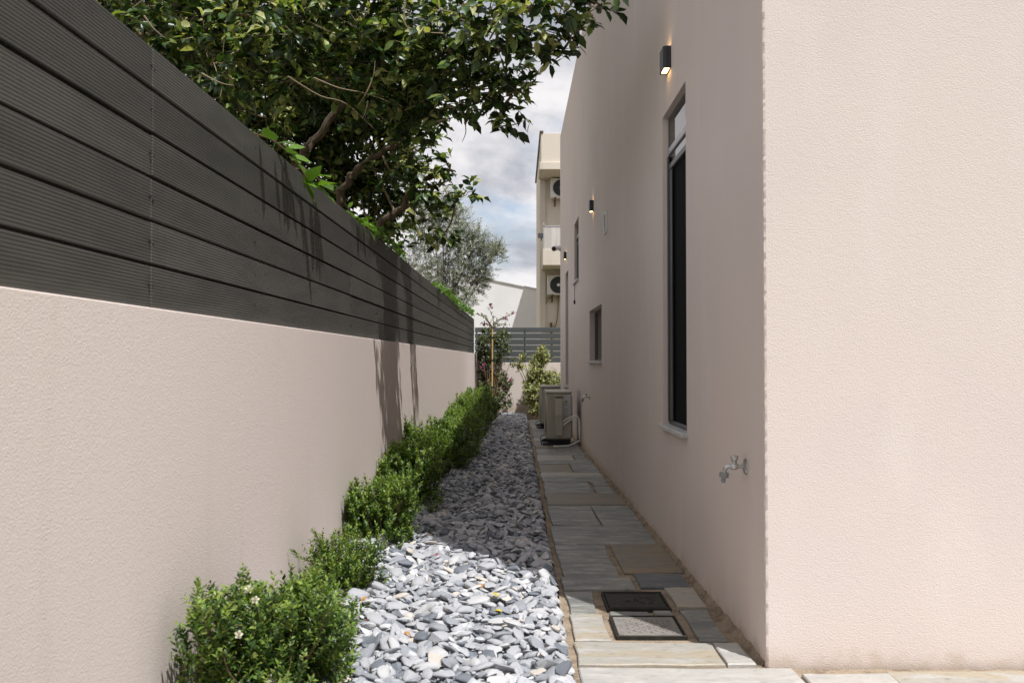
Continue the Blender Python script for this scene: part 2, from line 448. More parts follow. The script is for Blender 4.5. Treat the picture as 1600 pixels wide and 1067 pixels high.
M['lemon'] = mat('green_lemon_skin', (0.16, 0.20, 0.045), 0.45, var=[(9, (0.28, 0.27, 0.06), 0.45, 0.7, 3)], bump=[(180, 0.002, 2)])
M['dead'] = [leaf_mat('orange_dead_leaf', (0.42, 0.20, 0.05), 0.7, 0.2), leaf_mat('yellow_dead_leaf', (0.52, 0.42, 0.07), 0.7, 0.2), leaf_mat('red_petal', (0.42, 0.03, 0.03), 0.7, 0.2), leaf_mat('brown_dead_leaf', (0.20, 0.10, 0.05), 0.8, 0.1)]

# ================================================================== ground, path, terrace, beds
g = MB(); g.box(-260, 260, -120, 400, -0.9, -0.40)
tag(g.build('ground', M['ground']), 'dry ground under and around the gardens', 'ground', kind='structure')

YB, YE = -1.5, 20.9              # near end built, back wall
PX0 = 0.19                       # edge of the paving against the pebbles
def strip(name, x0f, x1f, dz, th, ys, material, kind='structure'):
    b = MB(); n = len(ys); vs = []; fs = []
    for y in ys:
        z = GZ(y) + dz
        vs += [(x0f(y), y, z), (x1f(y), y, z), (x1f(y), y, z - th), (x0f(y), y, z - th)]
    for i in range(n - 1):
        a, c = i * 4, i * 4 + 4
        for k in range(4):
            fs.append((a + k, a + (k + 1) % 4, c + (k + 1) % 4, c + k))
    fs += [(0, 3, 2, 1), tuple((n - 1) * 4 + k for k in range(4))]
    b.add(vs, fs)
    o = b.build(name, material); o['kind'] = kind
    return o
bed = strip('gravel_bed', lambda y: LW(y) + 0.002, lambda y: PX0 - 0.003, -0.058, 0.25, [YB, 3.3, YE], M['soil'])
tag(bed, 'bed of grey and white pebbles along the garden wall', 'gravel bed')

# path base, with a wavy mortar border against the pebbles
def pedge(y): return PX0 + 0.006 * math.sin(y * 3.1) + 0.004 * math.sin(y * 11.7)
pys = [3.26 + 0.12 * i for i in range(int((18.3 - 3.26) / 0.12) + 1)]
path = strip('path', pedge, lambda y: RW(y) - 0.001, -0.015, 0.25, pys, M['mortar'])
tag(path, 'slate slab path beside the house wall', 'path')
ter = MB(); ter.box(PX0 + 0.004, 9.5, 1.2, 3.2585, -0.25, -0.0110)
terrace = ter.build('terrace', M['mortar']); tag(terrace, 'pale slate terrace in front of the sunlit house wall', 'terrace', kind='structure')

def slab(x0, x1, y0, y1, material, parent, rough=0.008, zt=None):
    """one irregular stone slab: jittered outline, rounded arris, its own slight tilt"""
    pts = []
    def edge(a, b, n):
        for i in range(n):
            t = i / n
            pts.append([a[0] + (b[0] - a[0]) * t + random.uniform(-rough, rough) * 0.8, a[1] + (b[1] - a[1]) * t + random.uniform(-rough, rough) * 0.8])
    c = [(x0, y0), (x1, y0), (x1, y1), (x0, y1)]
    c = [(x + random.uniform(-rough, rough), y + random.uniform(-rough, rough)) for x, y in c]
    nx = max(2, min(5, int((x1 - x0) / 0.12))); ny = max(2, min(4, int((y1 - y0) / 0.12)))
    for i in range(4): edge(c[i], c[(i + 1) % 4], nx if i % 2 == 0 else ny)
    n = len(pts); cx = sum(p[0] for p in pts) / n; cy = sum(p[1] for p in pts) / n
    dz = random.uniform(-0.004, 0.004) if zt is None else zt
    tx, ty = random.uniform(-0.003, 0.003), random.uniform(-0.003, 0.003)
    def z(x, y): return GZ(y) + dz + (x - cx) * tx + (y - cy) * ty
    bev = 0.005
    def inset(p, d):
        v = Vector((cx - p[0], cy - p[1])); L_ = v.length
        return (p[0] + v.x / L_ * d, p[1] + v.y / L_ * d)
    vs = [(x, y, z(x, y) - 0.03) for x, y in pts] + [(x, y, z(x, y) - 0.004) for x, y in pts]
    for p in pts:
        q = inset(p, bev); vs.append((q[0], q[1], z(*q)))
    fs = []
    for i in range(n):
        j = (i + 1) % n
        fs += [(i, j, n + j, n + i), (n + i, n + j, 2 * n + j, 2 * n + i)]
    fs.append(tuple(range(2 * n, 3 * n)))
    b = MB(); b.add(vs, fs)
    return b.build('paving_slab', material, parent)

G_, W_, B_, D_, L_ = M['slab_grey'], M['slab_warm'], M['slab_brown'], M['slab_dark'], M['slab_pale']
XA = 0.226                       # first slab edge, right of the mortar border
J = 0.007                        # half joint
def XR(y): return RW(y) - 0.036
def row(y0, y1, cuts, mats_):
    """cuts: x positions between slabs of this course"""
    xs = [XA] + list(cuts) + [XR((y0 + y1) / 2)]
    for i in range(len(xs) - 1):
        slab(xs[i] + (J if i else 0), xs[i + 1] - (J if i < len(xs) - 2 else 0), y0 + 0.011, y1 - 0.011, mats_[i % len(mats_)], path)
row(3.27, 3.545, [0.755], [W_, L_])
slab(XA, 0.362, 3.56, 3.925, W_, path); slab(XA, 0.345, 3.95, 4.325, G_, path)
slab(0.405, 0.572, 3.918, 3.982, G_, path, 0.003); slab(0.594, 0.672, 3.922, 3.985, G_, path, 0.003)
slab(0.712, 0.835, 3.575, 4.02, G_, path, 0.008); slab(0.712, 0.842, 4.05, 4.40, W_, path, 0.008)
slab(XA, 0.575, 4.36, 4.605, G_, path); slab(0.60, 0.845, 4.42, 4.71, D_, path)
slab(XA, 0.525, 4.63, 5.48, G_, path); slab(0.55, 0.855, 4.735, 5.48, B_, path)
row(5.50, 6.12, [], [G_])
row(6.12, 7.0, [0.565], [G_, G_])
row(7.0, 7.65, [], [B_])
slab(XA, 0.655, 7.665, 8.42, G_, path); slab(0.68, 0.815, 7.665, 8.12, G_, path); slab(0.68, 0.815, 8.15, 8.42, G_, path)
row(8.43, 8.86, [], [G_]); row(8.86, 9.20, [], [W_])
row(9.20, 9.93, [0.56], [B_, G_])
row(9.93, 10.3, [], [G_])
slab(XA, 0.64, 10.31, 10.9, W_, path); slab(0.665, 0.80, 10.31, 10.58, G_, path); slab(0.665, 0.80, 10.60, 10.9, G_, path)
row(10.9, 11.4, [], [G_]); row(11.4, 11.95, [0.5], [G_, G_])
yy = 11.95; k = 0
while yy < 17.6:
    h_ = random.choice([0.38, 0.5, 0.62, 0.75])
    row(yy, min(yy + h_, 18.1), [] if k % 3 else [random.uniform(0.42, 0.62)], [random.choice([G_, G_, G_, W_, B_]), G_])
    yy += h_; k += 1
# terrace courses in front of the house
def trow(y0, y1, cuts, mats_):
    for i in range(len(cuts) - 1):
        slab(cuts[i] + J, cuts[i + 1] - J, y0 + J, y1 - J, mats_[i % len(mats_)], terrace, 0.006)
trow(2.78, 3.245, [0.217, 0.985], [L_])
trow(2.70, 3.185, [0.985, 1.30], [L_]); trow(2.70, 3.225, [1.30, 1.865, 2.5, 3.1, 3.9, 4.6], [W_, L_, L_, W_, L_])
yy = 2.68
slab(0.228, 0.974, 2.40, 2.765, L_, terrace); 
for y0, y1 in ((2.05, 2.68), (1.5, 2.05)):
    xs = [0.217 if y1 < 2.6 else 0.985]
    if y1 > 2.6: slab(0.228, 0.974, 2.06, 2.38, W_, terrace)
    while xs[-1] < 4.4: xs.append(xs[-1] + random.uniform(0.45, 0.95))
    trow(y0, y1, xs, [L_, W_, L_, G_])

unseen_grass = MB(); unseen_grass.box(PX0 - 0.2, 30, -30, 1.195, -0.3, -0.03)  # unseen dark grass, added to cut the bounce onto the house front
tag(unseen_grass.build('unseen_grass', mat('added_dark_grass', (0.055, 0.085, 0.025), 0.9, spec=0.1, var=[(3, (0.09, 0.11, 0.04), 0.4, 0.65, 6)], bump=[(60, 0.03, 4)])), 'unseen dark grass added beyond the terrace to dim the light on the house front', 'unseen_grass', kind='structure')

fil = MB(); ysf = list(np.arange(3.29, 17.5, 0.03)); vs = []; fs = []
for y in ysf:
    w_ = 0.009 + 0.007 * math.sin(y * 9.1) + random.uniform(-0.006, 0.008); h_ = 0.014 + random.uniform(-0.006, 0.006)
    vs += [(RW(y) + 0.001, y, GZ(y) + h_), (RW(y) - w_ * 0.5, y, GZ(y) + h_ * 0.45), (RW(y) - w_ - 0.012, y, GZ(y) - 0.0165)]
for i in range(len(ysf) - 1):
    a, c = i * 3, i * 3 + 3
    fs += [(a, a + 1, c + 1, c), (a + 1, a + 2, c + 2, c + 1)]
fil.add(vs, fs); fil.build('mortar_fillet', M['mortar'], path)

# ------------------------------------------------------------------ manhole covers
def cover(name, x0, x1, y0, y1, material, label, kind):
    cx, cy = (x0 + x1) / 2, (y0 + y1) / 2
    t = thing(name, (cx, cy, GZ(cy)), label, 'manhole cover', 'manhole covers in the slate path')
    fr = MB()
    for a in ((x0, x1, y0, y0 + 0.009), (x0, x1, y1 - 0.009, y1), (x0, x0 + 0.009, y0 + 0.0092, y1 - 0.0092), (x1 - 0.009, x1, y0 + 0.0092, y1 - 0.0092)):
        fr.box(*a, -0.03 + GZ(cy), 0.0045 + GZ(cy), bv=0.002)
    fr.build('frame', M['iron'], t)
    lid = MB(); z = GZ(cy)
    lid.box(x0 + 0.013, x1 - 0.013, y0 + 0.013, y1 - 0.013, z - 0.025, z + 0.001, bv=0.002)
    if kind == 'plain':
        def raise_(pts): 
            lid.tube([(x, y, z + 0.0015) for x, y in pts], 0.0026, 5, 0)
        w = x1 - x0
        for a0, a1, cc, r_ in ((-70, 70, 0.66, 0.030), (110, 250, 0.66, 0.030)):
            raise_([(x0 + w * cc + math.cos(R(a)) * r_ * (1.1 if a0 < 0 else 1), cy + math.sin(R(a)) * r_ * 1.9) for a in np.linspace(a0, a1, 9)])
        raise_([(x0 + w * 0.52, cy + 0.03), (x0 + w * 0.55, cy - 0.025)])
        raise_([(x0 + w * 0.47, cy - 0.02), (x0 + w * 0.50, cy + 0.02), (x0 + w * 0.53, cy - 0.02)])
        raise_([(x0 + w * 0.38 + math.cos(R(a)) * 0.012, cy + math.sin(R(a)) * 0.02) for a in np.linspace(160, 380, 7)])
        for a in ((x0 + 0.024, x1 - 0.024, y0 + 0.024, y0 + 0.027), (x0 + 0.024, x1 - 0.024, y1 - 0.027, y1 - 0.024)):
            lid.box(*a, z + 0.0005, z + 0.003)
    else:
        nx = 9
        sx = (x1 - x0 - 0.085) / nx
        for i in range(nx):
            for j in range(nx):
                if i > 4 and i < 8 and 2 < j < 6: continue
                px, py = x0 + 0.05 + sx * (i + 0.5), y0 + 0.043 + sx * (j + 0.5)
                a = R(45 if (i + j) % 2 else -45)
                dx, dy = math.cos(a) * sx * 0.46, math.sin(a) * sx * 0.46
                lid.tube([(px - dx, py - dy, z + 0.0008), (px, py, z + 0.0022), (px + dx, py + dy, z + 0.0008)], [0.0018, 0.0034, 0.0018], 5)
        for i in range(5):
            px = x0 + (x1 - x0) * (0.58 + 0.062 * i)
            lid.tube([(px, cy - 0.035, z + 0.0012), (px + 0.006, cy, z + 0.002), (px, cy + 0.035, z + 0.0012)], 0.0028, 5)
    lid.build('lid', material, t, smooth=False)
    return t
cover('manhole_cover', 0.394, 0.681, 4.008, 4.305, M['iron'], 'dark smooth iron cover with raised worn characters, set in the slate path', 'plain')
cover('manhole_cover', 0.391, 0.675, 3.605, 3.894, M['iron_pale'], 'worn grey cover with raised chequer pattern, crossed by the shadow edge', 'check')

# ================================================================== garden wall and its fence
WT = 1.253
gw = MB(onL)
NY = 24
ys = list(np.linspace(YB, YE - 0.002, NY))
vs, fs = [], []
for y in ys:
    vs += [(0, y, -0.5), (0, y, WT - 0.003), (-0.003, y, WT), (-0.2, y, WT), (-0.2, y, -0.5)]
for i in range(NY - 1):
    a, c = i * 5, i * 5 + 5
    for k in range(4): fs.append((a + k, c + k, c + k + 1, a + k + 1))
fs += [(0, 1, 2, 3, 4), tuple((NY - 1) * 5 + k for k in (4, 3, 2, 1, 0))]
gw.add(vs, fs)
tag(gw.build('garden_wall', M['plaster_wall']), 'long sunlit cream plaster garden wall carrying the charcoal board fence', 'wall', 'plastered garden walls')
bw = MB(); bw.box(-1.6, 3.4, YE, YE + 0.2, -0.6, 1.04, bv=0.006)
tag(bw.build('garden_wall', M['plaster_wall']), 'low cream wall across the far end of the pebble bed', 'wall', 'plastered garden walls')

FZ0, FZ1 = 1.257, 2.045
PITCH = (FZ1 - FZ0) / 6
fx = -0.030
fence = thing('board_fence', (LW(9) + fx - 0.03, 9, FZ0), 'charcoal ribbed board fence standing on the long garden wall', 'fence', 'horizontal board fences')
joints = [2.66 + 3.1 * i for i in range(-1, 6)] + [20.38]
joints = [YB] + joints
for r_ in range(6):
    z0 = FZ0 + PITCH * r_
    for i in range(len(joints) - 1):
        b = MB(onL)
        o = random.uniform(-0.003, 0.003)
        b.box(fx - 0.022 + o, fx + o, joints[i] + 0.0012, joints[i + 1] - 0.0012, z0 + 0.001, z0 + PITCH - 0.009 + random.uniform(-0.0012, 0.0012), bv=0.0025)
        b.box(fx - 0.0215 + o, fx - 0.0185 + o, joints[i] + 0.0016, joints[i + 1] - 0.0016, z0 + PITCH - 0.012, z0 + PITCH + 0.006) if r_ < 5 else None
        b.build('board', M['board'], fence)
posts = [2.66 + 1.033 * i for i in range(-4, 18)]
for y in posts:
    b = MB(onL); b.box(fx - 0.085, fx - 0.0245, y - 0.03, y + 0.03, WT + 0.001, FZ1 - 0.01, bv=0.003)
    b.build('post', M['post'], fence)
s_ = MB(onL)
for y in posts:
    jn = any(abs(y - j) < 0.05 for j in joints)
    for r_ in range(6):
        z = FZ0 + PITCH * (r_ + 0.52)
        for dy, dz in (((-0.010, 0.0), (0.010, -0.006)) if jn else ((0.0, 0.0),)):
            s_.lathe([(0.0048, -0.001), (0.0048, 0.0022), (0.0028, 0.0038)], (fx, y + dy, z + dz + random.uniform(-0.004, 0.004)), (1, 0, 0), 7)
o = s_.build('screw', M['screw'], fence); o['kind'] = 'stuff'

bf = thing('board_fence', (0.6, YE + 0.08, 1.04), 'grey green board fence with light gaps on the far end wall', 'fence', 'horizontal board fences')
BP = (1.885 - 1.045) / 6
for r_ in range(6):
    for x0, x1 in ((-1.02, 0.145), (0.152, 1.6), (1.607, 3.3)):
        b = MB(); b.box(x0, x1, YE + 0.05, YE + 0.072, 1.050 + BP * r_, 1.050 + BP * r_ + BP - 0.024, bv=0.003)
        b.build('board', M['back_fence'], bf)
for x in (-0.98, 0.149, 0.78, 1.2, 1.604, 2.4, 3.25):
    b = MB(); b.box(x - 0.02, x + 0.02, YE + 0.0745, YE + 0.115, 1.041, 1.85, bv=0.003)
    b.build('post', M['back_fence'], bf)

# ================================================================== house
HY0, HY1, HH, HX1 = 3.277, 17.6, 5.5, 9.4
house = thing('house', (5.0, 10.0, 0.0), 'flat roofed house with pinkish cream textured plaster, shaded long side and sunlit front', 'house')
OPEN = [(4.745, 5.49, 0.712, 2.585), (9.33, 10.83, 1.09, 1.69), (12.62, 13.5, 2.25, 3.14), (15.04, 15.85, 0.66, 2.62)]
RV = 0.14
hw = MB(onR)
cy_ = sorted({HY0 + 0.010, HY1} | {a for o in OPEN for a in o[:2]})
cz_ = sorted({-0.4, HH} | {a for o in OPEN for a in o[2:]})
for i in range(len(cy_) - 1):
    for j in range(len(cz_) - 1):
        my, mz = (cy_[i] + cy_[i + 1]) / 2, (cz_[j] + cz_[j + 1]) / 2
        if any(a < my < b and c < mz < d for a, b, c, d in OPEN): continue
        y0, y1, z0, z1 = cy_[i], cy_[i + 1], cz_[j], cz_[j + 1]
        hw.add([(0, y0, z0), (0, y1, z0), (0, y1, z1), (0, y0, z1)], [(0, 3, 2, 1)])
for a, b, c, d in OPEN:
    hw.add([(0, a, c), (0, b, c), (0, b, d), (0, a, d), (RV, a, c), (RV, b, c), (RV, b, d), (RV, a, d)],
           [(0, 1, 5, 4), (1, 2, 6, 5), (2, 3, 7, 6), (3, 0, 4, 7)])
# softened, slightly uneven corner arris
nz = 420; vs = []; fs = []
for i in range(nz + 1):
    z = -0.4 + (HH + 0.4) * i / nz
    jx = random.uniform(-0.0016, 0.0020)
    vs += [(0, HY0 + 0.010, z), (0.0028 + jx, HY0 + 0.0028 + jx, z), (0.010, HY0, z)]
for i in range(nz):
    a, c = i * 3, i * 3 + 3
    fs += [(a, c, c + 1, a + 1), (a + 1, c + 1, c + 2, a + 2)]
hw.add(vs, fs)
hw.build('wall', M['plaster'], house)
x0 = RW(HY0)
fw = MB(); fw.add([(x0 + 0.010, HY0, -0.4), (HX1, HY0, -0.4), (HX1, HY0, HH), (x0 + 0.010, HY0, HH)], [(0, 1, 2, 3)])
fw.add([(HX1, HY0, -0.4), (HX1, HY1, -0.4), (HX1, HY1, HH), (HX1, HY0, HH)], [(0, 1, 2, 3)])
fw.add([(HX1, HY1, -0.4), (RW(HY1), HY1, -0.4), (RW(HY1), HY1, HH), (HX1, HY1, HH)], [(0, 1, 2, 3)])
fw.build('wall', M['plaster'], house)
rf = MB(); rf.add([(x0 + 0.010, HY0, HH), (HX1, HY0, HH), (HX1, HY1, HH), (RW(HY1), HY1, HH), (RW(HY0 + 0.01), HY0 + 0.010, HH)], [(0, 1, 2, 3, 4)])
rf.build('roof', M['plaster'], house)
fl = MB(); fl.add([(x0 + 0.3, HY0 + 0.2, 0.02), (HX1 - 0.2, HY0 + 0.2, 0.02), (HX1 - 0.2, HY1 - 0.2, 0.02), (x0 + 0.3, HY1 - 0.2, 0.02)], [(0, 1, 2, 3)])
fl.build('floor', M['slab_brown'], house)

def window(a, b, c, d, bar, deep, label):
    """frame with fixed light over a sash behind an insect screen, in a plastered reveal"""
    f = MB(onR); t = 0.026; x0, x1 = deep, deep + 0.055
    f.box(x0, x1, a + 0.001, a + t, c + 0.001, d - 0.001, bv=0.003); f.box(x0, x1, b - t, b - 0.001, c + 0.001, d - 0.001, bv=0.003)
    f.box(x0, x1, a + t + 0.0005, b - t - 0.0005, d - t, d - 0.001, bv=0.003); f.box(x0, x1, a + t + 0.0005, b - t - 0.0005, c + 0.001, c + t, bv=0.003)
    # screen guides
    f.box(x0 - 0.012, x0 - 0.0005, b - t - 0.022, b - t + 0.008, c + 0.02, (bar or d) - 0.03, bv=0.002)
    w = f.build('window', M['alu'], house)
    w['label'] = label
    g_ = MB(onR); g_.box(x0 + 0.003, x0 + 0.009, a + t + 0.001, b - t - 0.001, (bar + 0.022 if bar else c + t + 0.001), d - t - 0.001)
    g_.build('pane', M['glass'], w)
    if bar:
        m_ = MB(onR); m_.box(x0 - 0.008, x1, a + t + 0.001, b - t - 0.001, bar - 0.02, bar + 0.02, bv=0.004)
        m_.build('transom_bar', M['alu_light'], w)
        top = bar - 0.10
        g2 = MB(onR); g2.box(x0 + 0.004, x0 + 0.010, a + t + 0.001, b - t - 0.001, top + 0.022, bar - 0.022)
        g2.build('pane', M['glass'], w)
        m2 = MB(onR); m2.box(x0 - 0.006, x1 - 0.004, a + t + 0.001, b - t - 0.001, top - 0.016, top + 0.02, bv=0.004)
        m2.build('sash_rail', M['alu'], w)
        top -= 0.018
    else:
        top = d - t - 0.002
    s2 = MB(onR); s2.box(x0 + 0.012, x0 + 0.016, a + t + 0.002, b - t - 0.002, c + t + 0.002, top)
    s2.build('insect_screen', M['screen'], w)
    st = MB(onR)
    for yv in (b - t - 0.06, b - t - 0.10): st.box(x0 - 0.006, x0 + 0.003, yv - 0.012, yv + 0.012, c + t + 0.004, top - 0.004, bv=0.002)
    st.build('sash_stile', M['alu'], w)
    sl_ = MB(onR); sl_.box(-0.032, deep - 0.001, a - 0.025, b + 0.025, c - 0.022, c + 0.0035, bv=0.003)
    sl_.build('sill', M['marble'], w)
window(*OPEN[0], 2.37, 0.036, 'tall narrow window nearest the house corner, pale sky mirrored in its top pane')
window(*OPEN[1], None, 0.075, 'small low square window above the far tap')
window(*OPEN[2], 2.95, 0.045, 'high window between the two farther wall lamps')
window(*OPEN[3], 2.40, 0.06, 'tall narrow window behind the air conditioners')

# wall lamps
def lamp(y, z, label):
    t = thing('wall_lamp', (RW(y), y, z), label, 'wall lamp', 'up and down wall lamps on the house')
    b = MB(onR); w, h_ = 0.070, 0.064
    prof = [(-0.001, -w), (-0.032, -w), (-0.041, -w + 0.004), (-0.046, -w + 0.012), (-0.046, w - 0.012), (-0.041, w - 0.004), (-0.032, w), (-0.001, w)]
    inn = [(-0.006, -w + 0.006), (-0.030, -w + 0.006), (-0.037, -w + 0.009), (-0.040, -w + 0.015), (-0.040, w - 0.015), (-0.037, w - 0.009), (-0.030, w - 0.006), (-0.006, w - 0.006)]
    n = len(prof); vs = []
    for zz_, pr in ((z - h_, prof), (z + h_, prof), (z - h_, inn), (z + h_, inn), (z - h_ + 0.012, inn), (z + h_ - 0.012, inn)):
        vs += [(px, y + py, zz_) for px, py in pr]
    fs = []
    for i in range(n):
        j = (i + 1) % n
        fs += [(i, n + i, n + j, j), (2 * n + i, i, j, 2 * n + j), (n + i, 3 * n + i, 3 * n + j, n + j),
               (2 * n + j, 4 * n + j, 4 * n + i, 2 * n + i), (3 * n + i, 5 * n + i, 5 * n + j, 3 * n + j)]
    b.add(vs, fs); b.build('body', M['lamp'], t)
    for sg in (-1, 1):
        e = MB(onR)
        zz_ = z + sg * (h_ - 0.008)
        e.add([(px * 0.985, y + py * 0.985, zz_) for px, py in inn], [tuple(range(n)) if sg < 0 else tuple(range(n))[::-1]])
        e.build('light_opening', M['glow'], t)
lamp(5.24, 2.86, 'anthracite lamp above the nearest tall window, glowing warm')
lamp(10.3, 2.87, 'anthracite lamp left of the white vent grille')
lamp(15.6, 2.92, 'small anthracite lamp at the far end above the last window')

# vent grille
t = thing('vent_grille', (RW(8.87), 8.87, 2.46), 'white slatted vent grille on the shaded house wall', 'vent')
b = MB(onR)
y0, y1, z0, z1 = 8.76, 8.98, 2.355, 2.565
for a in ((y0, y1, z0, z0 + 0.018), (y0, y1, z1 - 0.018, z1), (y0, y0 + 0.018, z0 + 0.0185, z1 - 0.0185), (y1 - 0.018, y1, z0 + 0.0185, z1 - 0.0185)):
    b.box(-0.016, 0.001, *a, bv=0.003)
b.build('frame', M['white'], t)
for i in range(7):
    z = z0 + 0.03 + i * 0.025
    s2 = MB(onR); s2.add([(-0.013, y0 + 0.019, z - 0.010), (-0.013, y1 - 0.019, z - 0.010), (-0.001, y1 - 0.019, z + 0.010), (-0.001, y0 + 0.019, z + 0.010),
                          (-0.012, y0 + 0.019, z - 0.013), (-0.012, y1 - 0.019, z - 0.013), (-0.0005, y1 - 0.019, z + 0.007), (-0.0005, y0 + 0.019, z + 0.007)],
                         [(0, 1, 2, 3), (7, 6, 5, 4), (0, 4, 5, 1), (2, 6, 7, 3)])
    s2.build('slat', M['white'], t)

# taps
def tap(y, z, label):
    t = thing('garden_tap', (RW(y), y, z), label, 'tap', 'garden taps on the house wall')
    b = MB(onR); b.lathe([(0.033, -0.001), (0.033, 0.003), (0.028, 0.007), (0.014, 0.011), (0.0085, 0.012)], (0, y, z), (-1, 0, 0), 24)
    b.build('wall_flange', M['chrome'], t, True)
    b = MB(onR)
    b.tube([(-0.008, y, z), (-0.034, y, z)], 0.0085, 14)
    b.lathe([(0.009, 0), (0.0125, 0.002), (0.0135, 0.006), (0.0135, 0.022), (0.0115, 0.026), (0.009, 0.028)], (-0.033, y, z), (-1, 0, 0), 14)
    b.tube([(-0.058, y, z), (-0.068, y, z + 0.0005), (-0.076, y, z - 0.002), (-0.082, y, z - 0.009), (-0.0845, y, z - 0.018), (-0.0855, y, z - 0.024)], [0.0095, 0.0095, 0.0092, 0.009, 0.009, 0.009], 14)
    b.lathe([(0.0075, 0), (0.0095, 0.004), (0.0095, 0.010), (0.006, 0.014)], (-0.046, y, z + 0.010), (0, 0, 1), 12)
    b.build('body', M['chrome'], t, True)
    b = MB(onR)
    b.lathe([(0.006, 0), (0.012, 0.004), (0.0155, 0.012), (0.0155, 0.018), (0.012, 0.022), (0.004, 0.024)], (-0.046, y, z + 0.020), (0.05, 0, 1), 9)
    b.box(-0.062, -0.030, y - 0.005, y + 0.005, z + 0.034, z + 0.042, bv=0.003)
    b.build('handle', M['chrome'], t, True)
    b = MB(onR)
    ax = Vector((-0.12, 0, -1)); o_ = Vector((-0.0855, y, z - 0.0225))
    b.lathe([(0.010, 0), (0.018, 0.001), (0.0185, 0.004), (0.0185, 0.017), (0.016, 0.021), (0.009, 0.022)], o_, ax, 6)
    b.lathe([(0.0085, 0), (0.0085, 0.008), (0.0098, 0.010), (0.0072, 0.018), (0.0072, 0.020)], o_ + ax.normalized() * 0.0215, ax, 14)
    b.build('hose_connector', M['nickel'], t, True)
tap(3.54, 0.683, 'chrome tap with hose connector near the house corner')
tap(10.8, 0.66, 'small distant tap below the small square window')

# pull cord below the high window
t = MB(onR)
t.tube([(-0.012, 13.30, 2.235), (-0.014, 13.30, 2.10), (-0.013, 13.30, 2.0)], 0.004, 5)
cordo = t.build('hanging_cord', M['black'])
t = MB(onR); t.lathe([(0.004, 0), (0.016, 0.03), (0.014, 0.06), (0.003, 0.07)], (-0.013, 13.30, 2.0), (0, 0, -1), 8)
t.build('tassel', M['black'], cordo)
tag(cordo, 'thin dark cord with a weight, hanging under the high window', 'cord')

